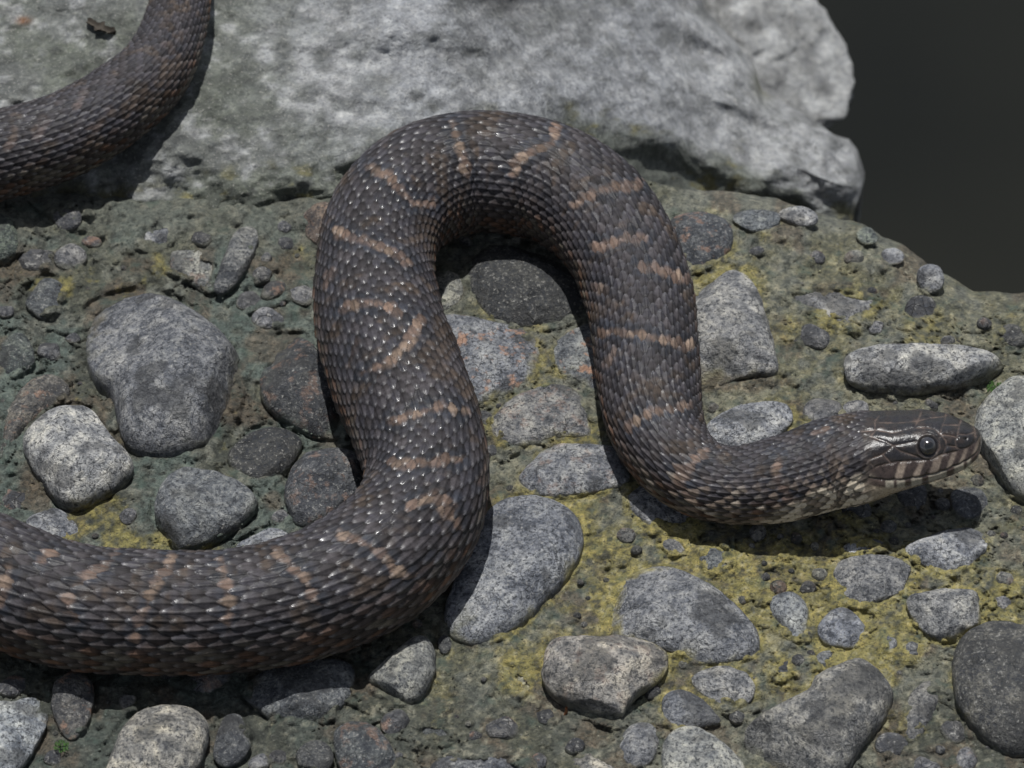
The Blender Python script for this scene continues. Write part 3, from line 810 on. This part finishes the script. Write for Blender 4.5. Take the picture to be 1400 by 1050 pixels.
T /= np.linalg.norm(T, axis=1, keepdims=True)
Zu = np.array([0, 0, 1.0])
Bv = np.cross(T, Zu); Bv /= np.linalg.norm(Bv, axis=1, keepdims=True)
Uv = np.cross(Bv, T)
headw = sstep(1120, 1225, pxh)
roll = headw * math.radians(18)
# camera side (Bv) is lifted
Bv, Uv = (Bv * np.cos(roll)[:, None] + Uv * np.sin(roll)[:, None]), (Uv * np.cos(roll)[:, None] - Bv * np.sin(roll)[:, None])

dth = 1.62 / 84
th = np.concatenate([np.linspace(-np.pi, -2.3, 16, endpoint=False), np.arange(-2.3, 2.45, dth), np.linspace(2.45, np.pi, 14, endpoint=False)])
TH = th[None] + 0 * si[:, None]
# head section in polar form
hp = np.array([(0, .60), (.30, .59), (.52, .54), (.66, .43), (.73, .30), (.80, .12), (.93, -.14), (.94, -.27), (.84, -.44), (.60, -.56), (.3, -.60), (0, -.61)])
ha = np.arctan2(hp[:, 0], hp[:, 1]); hr = np.hypot(hp[:, 0], hp[:, 1])
rh = np.interp(np.abs(th), ha, hr)
for _ in range(4):
    rh = np.convolve(np.concatenate([rh[-6:], rh, rh[:6]]), np.ones(5) / 5, 'same')[6:-6]
e_v = np.sin(th) * rh * -math.sin(PITCH - math.radians(18)) + np.cos(th) * rh * math.cos(PITCH - math.radians(18))
Eh = (e_v.max() - e_v.min()) / 2; mid = (e_v.max() + e_v.min()) / 2
rh = rh / Eh
hw = headw[:, None]
RAD = Rr[:, None] * (1 * (1 - hw) + rh[None] * hw)
# the heavy body is a touch lumpy where muscles bunch
RAD = RAD * (1 + .022 * fbm(si[:, None] / 60 + 0 * TH, TH * 1.6, oct=2, seed=121) * (1 - hw))
ctr2 = ctr - (UPV[None] * (mid / Eh * Rr * headw)[:, None])

# --- scale lattice
phs = np.concatenate([[0], np.cumsum(np.diff(si) / ((LP[1:] + LP[:-1]) / 2))])
PHI = phs[:, None] + 0 * TH
PHI = PHI + .10 * fbm(si[:, None] / 40 + 0 * TH, TH * 2, oct=2, seed=131)
Cc = TH / WA[:, None] + .10 * fbm(si[:, None] / 30 + 0 * TH, TH * 3, oct=2, seed=132)
best = np.full(TH.shape, -1.0); bt_ = np.zeros(TH.shape); bid = np.zeros(TH.shape); bq = np.zeros(TH.shape); bc = np.zeros(TH.shape)
j0 = np.round(Cc)
LEN = 1.42
for dj in (-1, 0, 1):
    j = j0 + dj
    off = .5 * (np.mod(j, 2))
    for dk in (0, 1):
        kb = np.ceil(PHI - off) + dk
        rnd = _h(kb, j, np.zeros_like(j), 141)
        t = (kb + off - PHI) / LEN
        ins = (t > 0) & (t <= 1)
        tc_ = np.clip(t, 0, 1)
        b = .99 * np.clip((1 - tc_) / .50, 0, 1) ** .72 * (.72 + .28 * np.minimum(1, tc_ / .35))
        qq = (Cc - j) / np.maximum(b, 1e-3)
        ins &= np.abs(qq) < 1
        keel = np.exp(-((Cc - j) / .10) ** 2) * sstep(.15, .4, tc_) * (1 - tc_ ** 6)
        h = .30 + .55 * tc_ + .38 * (1 - qq ** 2) * (.6 + .4 * tc_) + .38 * keel + .16 * (rnd - .5) + .30 * (_h(kb, j, np.zeros_like(j), 143) - .5) * qq
        h = h * np.where(tc_ > .84, 1 - ((tc_ - .84) / .16) ** 2 * .38, 1)
        m = ins & (h > best)
        best = np.where(m, h, best); bt_ = np.where(m, tc_, bt_); bq = np.where(m, qq, bq); bc = np.where(m, Cc - j, bc)
        bid = np.where(m, rnd, bid)
gap = best < 0
hs = np.where(gap, 0, best)
HS = np.maximum(.175 * LP, 3.1 * (si > s[-1] - 520))[:, None]
dense_m = sstep(2.35, 2.2, np.abs(TH))
# --- base points before relief, for mapping markings traced from the photo
sinT, cosT = np.sin(TH)[..., None], np.cos(TH)[..., None]
N0 = Bv[:, None] * sinT + Uv[:, None] * cosT
P0 = ctr2[:, None] + N0 * RAD[..., None]
qx, qy = proj(P0)

# middle of the scale each point belongs to, so that markings change colour scale by scale
ds_ = np.gradient(si)[:, None]
sh_s = (bt_ - .60) * LEN * LP[:, None]; sh_t = -bc * WA[:, None]
gth = np.gradient(th)[None]
kq = .42 * (~gap)
qxs = qx + kq * (sh_s * np.gradient(qx, axis=0) / ds_ + sh_t * np.gradient(qx, axis=1) / gth)
qys = qy + kq * (sh_s * np.gradient(qy, axis=0) / ds_ + sh_t * np.gradient(qy, axis=1) / gth)

def seg_dist(x, y, pl, sub=None):
    d = np.full(x.shape, 1e3)
    for a, b in zip(pl[:-1], pl[1:]):
        ab = b - a; L = (ab ** 2).sum()
        t = np.clip(((x - a[0]) * ab[0] + (y - a[1]) * ab[1]) / L, 0, 1)
        d = np.minimum(d, np.hypot(x - a[0] - t * ab[0], y - a[1] - t * ab[1]))
    return d

BARS = ["12,780 7,800 3,824", "72,757 57,769", "158,760 148,774 131,784 114,794 97,804 91,824 104,848", "235,764 231,780 218,794 205,814 201,831 188,854 185,872",
 "302,770 307,790 312,811 312,834 309,851", "379,757 396,774 416,790 423,807 433,824", "470,734 503,747 530,767 544,784 567,791", "604,698 618,710 626,722",
 "470,427 490,417 517,417 544,431", "571,437 567,457 547,484 524,501 497,511", "634,565 604,556 571,568 537,578", "628,629 598,632 564,639 537,635", "560,694 590,680 620,690",
 "504,232 524,238 544,258 564,282 587,279", "465,320 490,329 514,339 544,350 556,362", "618,171 624,188 631,215 638,235", "759,178 755,198 725,211 708,222 702,235",
 "872,255 840,258 822,262 792,279", "880,329 850,330 819,339", "878,366 906,373 937,384", "826,454 856,457 883,461 903,467 940,474", "863,585 873,575 893,565 937,558",
 "965,622 950,632 936,650 934,668", "926,640 930,665 948,680", "1064,625 1061,640 1061,652 1074,676 1091,690", "1114,596 1128,588", "118,128 100,150", "150,150 140,165 128,172", "60,165 48,185", "20,180 10,205", "225,60 240,75", "490,470 480,500",
 "560,790 590,770", "500,880 520,870", "455,370 446,390", "445,480 440,500", "660,640 655,660", "640,760 650,730", "845,480 830,500", "830,400 815,395"]
strength = [1] * 26 + [.35] * 5 + [.5] * 9
bar = np.zeros(TH.shape); edge = np.zeros(TH.shape)
jit = (_h(np.floor(bid * 9999), np.zeros_like(bid), np.zeros_like(bid), 8) - .5) * 4
for k, bs in enumerate(BARS):
    pl = parse(bs)
    rr0, rr1 = pl.min(0) - 32, pl.max(0) + 32
    m = (qx > rr0[0]) & (qx < rr1[0]) & (qy > rr0[1]) & (qy < rr1[1]) & (np.abs(TH) < 2.4)
    d = seg_dist(qxs[m], qys[m], pl) + jit[m] + 1.6 * fbm(qx[m] / 9, qy[m] / 9, oct=2, seed=151)
    wb = 5.6 * (.85 + .6 * noise(qx[m] / 20, qy[m] / 20, seed=152))
    bar[m] = np.maximum(bar[m], strength[k] * sstep(wb + 4.0, wb - 2.5, d))
    edge[m] = np.maximum(edge[m], strength[k] * sstep(22, 9, d) * .8)
# --- colours
def mixc(c, col, m):
    m = np.clip(m, 0, 1)[..., None]
    return c * (1 - m) + np.asarray(col) * m
sc = np.broadcast_to(np.array([.030, .028, .033]), TH.shape + (3,)).copy()
sc = mixc(sc, (.048, .043, .045), sstep(.3, .8, bid) * .8)
pn = fbm(si[:, None] / 28 + 0 * TH, TH * 2.2, oct=3, seed=161)
sc = mixc(sc, (.050, .038, .031), sstep(.1, .45, pn))
sc = mixc(sc, (.019, .023, .031), edge * .85)
side = sstep(1.05, 1.6, np.abs(TH))
sc = mixc(sc, (.070, .052, .038), side * .55 * (1 - edge))
sc = mixc(sc, (.13, .066, .036), side * sstep(.66, .80, bid) * .55)
sc = mixc(sc, (.12, .105, .075), side * sstep(.30, .16, bid) * .45)
bar = bar * (.92 + .6 * fbm(si[:, None] / 22 + 0 * TH, TH * 3, oct=2, seed=163)).clip(0, 1)
sc = mixc(sc, (.150, .100, .074), bar * (.62 + .35 * bid))
sc = mixc(sc, (.22, .17, .13), bar * sstep(.5, .9, bid) * .6)
kl = np.exp(-((Cc - np.round(Cc)) / .055) ** 2) * (~gap) * sstep(.2, .4, bt_) * sstep(.30, .0, np.abs(bq))
sc = mixc(sc, (.020, .018, .018), kl * .6)
sc = mixc(sc, (.020, .016, .015), np.where(gap, .9, 0))
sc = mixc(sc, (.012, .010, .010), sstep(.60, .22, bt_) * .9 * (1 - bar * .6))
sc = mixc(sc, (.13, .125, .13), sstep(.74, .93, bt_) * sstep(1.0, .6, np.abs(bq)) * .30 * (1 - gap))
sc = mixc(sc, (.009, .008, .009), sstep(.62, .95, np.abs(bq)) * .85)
sc = sc * (.62 + .75 * _h(np.floor(bid * 9999), np.zeros_like(bid), np.zeros_like(bid), 5))[..., None]
# belly
bel = sstep(2.2, 2.4, np.abs(TH))
sc = mixc(sc, (.085, .068, .048), bel)
# cream throat and lower neck
low = sstep(24, 12, poly_y("1000,735 1050,722 1085,705 1110,690 1140,678 1170,668 1200,664 1260,664 1342,640", qx) - qy) * sstep(1010, 1060, pxh)[:, None] * (TH > 0)
sc = mixc(sc, (.17, .14, .105), sstep(2.05, 2.25, TH) * sstep(1000, 1080, pxh)[:, None])
nk = sstep(900, 960, pxh)[:, None] * sstep(1200, 1160, pxh)[:, None] * sstep(.5, 1.3, TH)
sc = mixc(sc, (.17, .13, .10), nk * sstep(.55, .75, _h(np.floor(bid * 9999), np.zeros_like(bid), np.zeros_like(bid), 29)) * sstep(.45, .65, bt_) * .8)
sc = mixc(sc, (.36, .31, .25), nk * sstep(.84, .9, _h(np.floor(bid * 9999), np.zeros_like(bid), np.zeros_like(bid), 31)) * sstep(.5, .7, bt_) * .6)
sc = mixc(sc, (.46, .40, .31), low * (.12 + .8 * (bid > .42)) * np.where(bt_ < .35, .3, 1) * sstep(1.0, .75, np.abs(bq)))
rough = .56 + .16 * (bid - .5) - (.10 + .27 * _h(np.floor(bid * 9999), np.zeros_like(bid), np.zeros_like(bid), 19) ** 1.5) * sstep(.70, .92, bt_)

# --- head plates, seams traced from the photo (x4.667 blow-up of the head)
def hz(s_): p = parse(s_); return p / 4.6667 + np.array([1100, 530])
SEAMS = ["700,262 780,258 830,270 865,300 920,306 980,318", "700,262 722,215 745,160 752,120", "722,215 800,196 890,186 905,170", "912,120 905,165 892,215 872,262 865,300",
 "1000,180 1000,205 985,250 975,300 962,335", "892,240 985,240", "1000,205 1040,218 1080,248 1088,290", "985,298 1030,302 1085,285", "962,335 968,380 990,392 1050,385 1082,350 1088,290",
 "865,300 900,336 905,370 888,412", "905,370 965,376", "855,318 862,380 838,424 800,455", "400,525 480,497 580,472 700,466 800,457 880,425 965,408 1040,385 1088,355 1095,310",
 "450,272 450,215 490,165 520,120", "450,272 560,290 700,262", "480,226 600,226 722,215", "280,400 335,345 420,315 455,272", "420,315 520,345 565,372 500,425 400,462 320,440 280,400",
 "565,372 660,352 708,345", "565,372 610,405 720,440 760,460", "500,425 545,474", "400,462 440,505", "330,290 450,272", "330,290 335,345",
 "600,472 595,530 575,580", "695,468 700,520 690,570", "790,458 800,510 775,560", "862,435 880,480 870,535", "930,415 950,455 945,500", "990,396 1010,430 1015,468", "1045,385 1062,412 1065,442", "480,497 500,540 495,582"]
MOUTH = hz("385,560 440,576 500,586 600,586 690,574 770,560 870,535 950,500 1020,470 1070,440 1104,402 1120,370")
head = sstep(1172, 1196, qx + 10 * noise(qy / 10, qy / 10)) * (pxh[:, None] > 1100)
rowsel = np.where(pxh > 1100)[0]; r0, r1 = rowsel[0], rowsel[-1] + 1
hx, hy = qx[r0:r1], qy[r0:r1]; hth = TH[r0:r1]
# the far side of the head mirrors the near side: fold its points over the midline
topidx = np.argmin(np.abs(th))
ny = hy.copy(); nx = hx.copy()
for ii in range(hx.shape[0]):
    neg = th < 0
    ny[ii, neg] = np.interp(-th[neg], th[th >= 0], hy[ii, th >= 0]); nx[ii, neg] = np.interp(-th[neg], th[th >= 0], hx[ii, th >= 0])
sel_y = np.where(hth > -.62, hy, ny); sel_x = np.where(hth > -.62, hx, nx)
wob = .5 * fbm(sel_x / 6, sel_y / 6, oct=2, seed=171)
sdist = np.full(hx.shape, 99.0)
for sm in SEAMS: sdist = np.minimum(sdist, seg_dist(sel_x, sel_y, hz(sm)))
sdist = np.abs(sdist + wob * .6)
md = seg_dist(sel_x, sel_y, MOUTH)
EYE = np.array([785, 375]) / 4.6667 + np.array([1100, 530])
ed = np.hypot(sel_x - EYE[0], (sel_y - EYE[1]))
plate = 1.15 * (1 - np.exp(-(sdist / 1.6) ** 2)) + .9 * np.exp(-(sdist / 7) ** 2) * 0 + .8 * sstep(0, 9, sdist)
plate += .25 * fbm(sel_x / 4, sel_y / 4, oct=2, seed=172)
plate -= 1.7 * np.exp(-(md / 1.2) ** 2)
plate += 1.1 * np.exp(-((ed - 16.0) / 1.4) ** 2) - 2.5 * sstep(15, 10, ed)
brow = hz("725,262 780,262 850,298 880,310")
plate += .9 * np.exp(-(seg_dist(sel_x, sel_y, brow) / 4.5) ** 2)
nst = np.hypot((sel_x - 1319.6) * .9, (sel_y - 599.8))
plate -= 3.0 * np.exp(-(nst / 2.4) ** 2)
hs_full = hs * HS * dense_m * (1 - bel)
hh = head[r0:r1]
relief = hs_full.copy()
relief[r0:r1] = relief[r0:r1] * (1 - hh) + plate * hh
# head colours
dk = np.array([.015, .013, .013])
hc = np.broadcast_to(dk, hx.shape + (3,)).copy()
hn = fbm(sel_x / 9, sel_y / 9, oct=3, seed=173)
hc = mixc(hc, (.026, .019, .016), sstep(0, .5, hn))
hc = mixc(hc, (.014, .013, .015), sstep(0, .5, -hn))
seamc = np.exp(-(sdist / .85) ** 2)
hc = mixc(hc, (.14, .10, .08), seamc * (.42 + .6 * hn))
lab_top = poly_y("1160,648 1186,642 1224,631 1250,629.8 1271,627.5 1288.6,621 1307,617 1323,612.5 1333,606 1345,590", sel_x)
mth = np.interp(sel_x, MOUTH[:, 0], MOUTH[:, 1])
lab = (sel_y > lab_top) & (sel_y < mth + .5)
zx = (sel_x - 1100) * 4.6667 + .35 * ((sel_y - 640) * 4.6667)      # slanted stripes
stripe = np.zeros_like(zx)
for a, b in ((592, 642), (712, 750), (806, 856), (905, 936), (975, 1000), (1035, 1056), (1082, 1096)):
    stripe = np.maximum(stripe, sstep(a - 7, a + 7, zx + 8 * hn) * sstep(b + 7, b - 7, zx + 8 * hn))
labc = mixc(np.broadcast_to(np.array([.032, .022, .018]), hx.shape + (3,)).copy(), (.20, .16, .125), stripe * (.35 + .65 * sstep(0, 14, sel_y - lab_top)) * (.85 + .4 * hn))
hc = np.where(lab[..., None], labc, hc)
below = sel_y >= mth + .5
st2 = np.zeros_like(zx)
z2 = (sel_x - 1100) * 4.6667
for a, b in ((515, 568), (588, 640), (680, 748), (790, 905), (955, 1015), (1035, 1060)):
    st2 = np.maximum(st2, sstep(a - 6, a + 6, z2) * sstep(b + 6, b - 6, z2))
jaw = mixc(np.broadcast_to(np.array([.045, .030, .023]), hx.shape + (3,)).copy(), (.31, .28, .22), st2 * .75)
jaw = mixc(jaw, (.26, .21, .15), sstep(8, 12, sel_y - mth))
hc = np.where(below[..., None], jaw, hc)
hc = mixc(hc, (.020, .014, .012), np.exp(-(md / .9) ** 2) * .8)
hc = mixc(hc, (.010, .009, .009), np.exp(-(nst / 2.3) ** 2))
hc = mixc(hc, (.07, .055, .045), np.exp(-((ed - 15.6) / 1.1) ** 2) * .5)
hc = mixc(hc, (.16, .10, .07), np.exp(-(np.hypot(sel_x - 1253, (sel_y - 577)) / 4) ** 2) * .2)
sc[r0:r1] = sc[r0:r1] * (1 - hh[..., None]) + hc * hh[..., None]
rough[r0:r1] = rough[r0:r1] * (1 - hh) + .29 * hh
PS = P0 + N0 * relief[..., None]
nr, nc = TH.shape
Vs = PS.reshape(-1, 3)
so = np.array([ctr[0, 0], ctr[0, 1], 0.0]); so = np.array(at(540, 640, 0))
Fs = grid_faces(nr, nc, True)
# close both ends
v0 = len(Vs)
Vs = np.concatenate([Vs, PS[0].mean(0)[None], PS[-1].mean(0)[None]], 0)
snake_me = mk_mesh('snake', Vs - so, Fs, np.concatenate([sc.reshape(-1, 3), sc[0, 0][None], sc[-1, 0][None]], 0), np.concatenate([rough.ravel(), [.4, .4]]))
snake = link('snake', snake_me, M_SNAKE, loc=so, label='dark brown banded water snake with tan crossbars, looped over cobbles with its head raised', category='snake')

# --- eyes
def eye(side):
    d = np.hypot(hx - EYE[0], hy - EYE[1])
    d = np.where(hth > 0, d, 1e9)
    i, jn = np.unravel_index(np.argmin(d), d.shape)
    if side < 0:
        jn = int(np.argmin(np.abs(th + th[jn])))
    p = P0[r0 + i, jn]
    u = P0[r0 + i + 6, jn] - P0[r0 + i - 6, jn]; v = P0[r0 + i, jn + 4] - P0[r0 + i, jn - 4]
    n = np.cross(u, v); n /= np.linalg.norm(n)
    if n @ N0[r0 + i, jn] < 0: n = -n
    R = 13.6
    c = p - n * R * .42
    nlat, nph = 40, 56
    la = np.linspace(0, np.pi, nlat)[:, None]; lo_ = np.linspace(0, 2 * np.pi, nph, endpoint=False)[None]
    ax = u / np.linalg.norm(u); ax = ax - n * (ax @ n); ax /= np.linalg.norm(ax); ay = np.cross(n, ax)
    prof = R * (1 + .035 * np.exp(-(la / .45) ** 2))
    V = (np.cos(la) * prof)[..., None] * n + (np.sin(la) * np.cos(lo_) * prof)[..., None] * ax + (np.sin(la) * np.sin(lo_) * prof)[..., None] * ay
    ang = la + 0 * lo_
    col = np.broadcast_to(np.array([.016, .016, .020]), ang.shape + (3,)).copy()
    rad = noise(lo_ * 9 + 0 * la, la * 6 + 0 * lo_, seed=3)
    col = mixc(col, (.05, .045, .045), sstep(.0, .8, rad) * .5)
    col = mixc(col, (.06, .05, .04), np.exp(-((ang - .50) / .05) ** 2) * .5)
    col = mixc(col, (.012, .011, .012), sstep(.95, 1.2, ang))
    o = link('eye', mk_mesh('eye', V.reshape(-1, 3), grid_faces(nlat, nph, True), col.reshape(-1, 3)), M_EYE, parent=snake, loc=c - so)
    lc = np.linspace(0, .46, 10)[:, None]
    Rp = R * (1 + .035 * np.exp(-(lc / .45) ** 2)) + .12 * np.cos(lc / .46 * np.pi / 2) + .03
    W = (np.cos(lc) * Rp)[..., None] * n + (np.sin(lc) * np.cos(lo_) * Rp)[..., None] * ax + (np.sin(lc) * np.sin(lo_) * Rp)[..., None] * ay
    link('pupil', mk_mesh('pupil', W.reshape(-1, 3), grid_faces(10, nph, True), np.full((10 * nph, 3), .004)), M_EYE, parent=o)
    return o
t = NT('wet_eye')
av = t.n('VertexColor', _layer_name='tint')
t.set(t.b, 'Base Color', av.outputs['Color']); t.set(t.b, 'Roughness', .12); t.set(t.b, 'Coat Weight', 1.0); t.set(t.b, 'Coat Roughness', .02)
M_EYE = t.m
eye(1); eye(-1)

def nostril(side):
    d = np.where(hth > 0, np.hypot(hx - 1319.6, hy - 599.8), 1e9)
    i, jn = np.unravel_index(np.argmin(d), d.shape)
    if side < 0: jn = int(np.argmin(np.abs(th + th[jn])))
    p = PS[r0 + i, jn]; n = N0[r0 + i, jn]; ax = T[r0 + i]; ay = np.cross(n, ax)
    la = np.linspace(0, np.pi / 2, 7)[:, None]; lo_ = np.linspace(0, 2 * np.pi, 16, endpoint=False)[None]
    V = (np.cos(la) * .8)[..., None] * n + (np.sin(la) * np.cos(lo_) * 2.0)[..., None] * ax + (np.sin(la) * np.sin(lo_) * 2.5)[..., None] * ay
    link('nostril', mk_mesh('nostril', V.reshape(-1, 3), grid_faces(7, 16, True), np.full((112, 3), .004)), M_SNAKE, parent=snake, loc=p - so)
nostril(1); nostril(-1)

# ------------------------------------------------------------------ small things on the rock: moss tufts, leaf scrap, twig
def moss(px, py, z, R, n, seed, label):
    rs = np.random.RandomState(seed)
    V, Fm, C = [], [], []
    for i in range(n):
        a = rs.uniform(0, 6.28); d = R * math.sqrt(rs.rand())
        b = np.array([math.cos(a) * d, math.sin(a) * d, -1.5])
        l = R * rs.uniform(.25, .6); la = rs.uniform(0, 6.28)
        tip = b + np.array([math.cos(la) * l * .6, math.sin(la) * l * .6, l * rs.uniform(.5, 1.1)])
        w = np.array([-math.sin(la), math.cos(la), 0]) * l * .22
        k = len(V); m_ = (b + tip) / 2 + np.array([0, 0, l * .12])
        V += [b, m_ - w, tip, m_ + w]; Fm.append([k, k + 1, k + 2, k + 3])
        g = rs.uniform(.7, 1.4); C += [(.05 * g, .11 * g, .025 * g)] * 4
    p = at(px, py, z)
    me = mk_mesh('moss', np.array(V), np.array(Fm), np.array(C))
    link('moss_tuft', me, M_MOSS, loc=p, label=label, category='moss')
t = NT('moss_leaf'); av = t.n('VertexColor', _layer_name='tint')
t.set(t.b, 'Base Color', av.outputs['Color']); t.set(t.b, 'Roughness', .6)
M_MOSS = t.m
moss(1361, 532, 10, 12, 150, 1, "bright green moss tuft between the long flat stone and the pale cobble before the snout")
moss(84, 1021, 8, 10, 110, 2, "tiny green moss tuft in the mortar near the lower left corner")

def leaf():
    n, m = 18, 8
    V = []
    for i in range(n):
        t_ = i / (n - 1)
        w = (8 + 3 * math.sin(t_ * 17) + 2 * math.sin(t_ * 31)) * math.sin(math.pi * min(1, t_ * .93 + .04)) ** .6
        cx, cy = 44 * t_, -26 * t_ - 10 * math.sin(t_ * 3)
        for j in range(m):
            u = j / (m - 1) * 2 - 1
            V.append((cx + u * w * .55, cy + u * w * .8, 3 + 6 * u * u + 5 * math.sin(t_ * 3.1)))
    V = np.array(V); Fm = grid_faces(n, m)
    Vb = V - np.array([0, 0, 1.0]); k = len(V)
    Fa = np.concatenate([Fm, Fm[:, ::-1] + k])
    p = at(119, 32, float(boulder_z(np.array([140.]), np.array([48.]))[0]) + 2)
    link('dead_leaf', mk_mesh('dead_leaf', np.concatenate([V, Vb]), Fa), mat_plain('dead_leaf_brown', (.045, .038, .030), .8, .3, var=.4, px=10), loc=p,
         label='small dark curled dead leaf on the boulder inside the far coil', category='leaf')
leaf()

def twig():
    V, n, k = [], 10, 7
    for i in range(n):
        t_ = i / (n - 1); c = np.array([t_ * 4 + math.sin(t_ * 5), -t_ * 2, 22 * (t_ - .5)]) * .8
        for j in range(k):
            a = 6.283 * j / k; V.append(c + np.array([math.cos(a), math.sin(a), 0]) * (2.4 - t_))
    link('twig', mk_mesh('twig', np.array(V), grid_faces(n, k, True)), mat_plain('rust_twig', (.17, .07, .03), .7, .3, var=.3, px=5), loc=at(772, 972, 9),
         label='tiny rusty twig stub under the lower face of the angular chunky rock', category='twig')
twig()
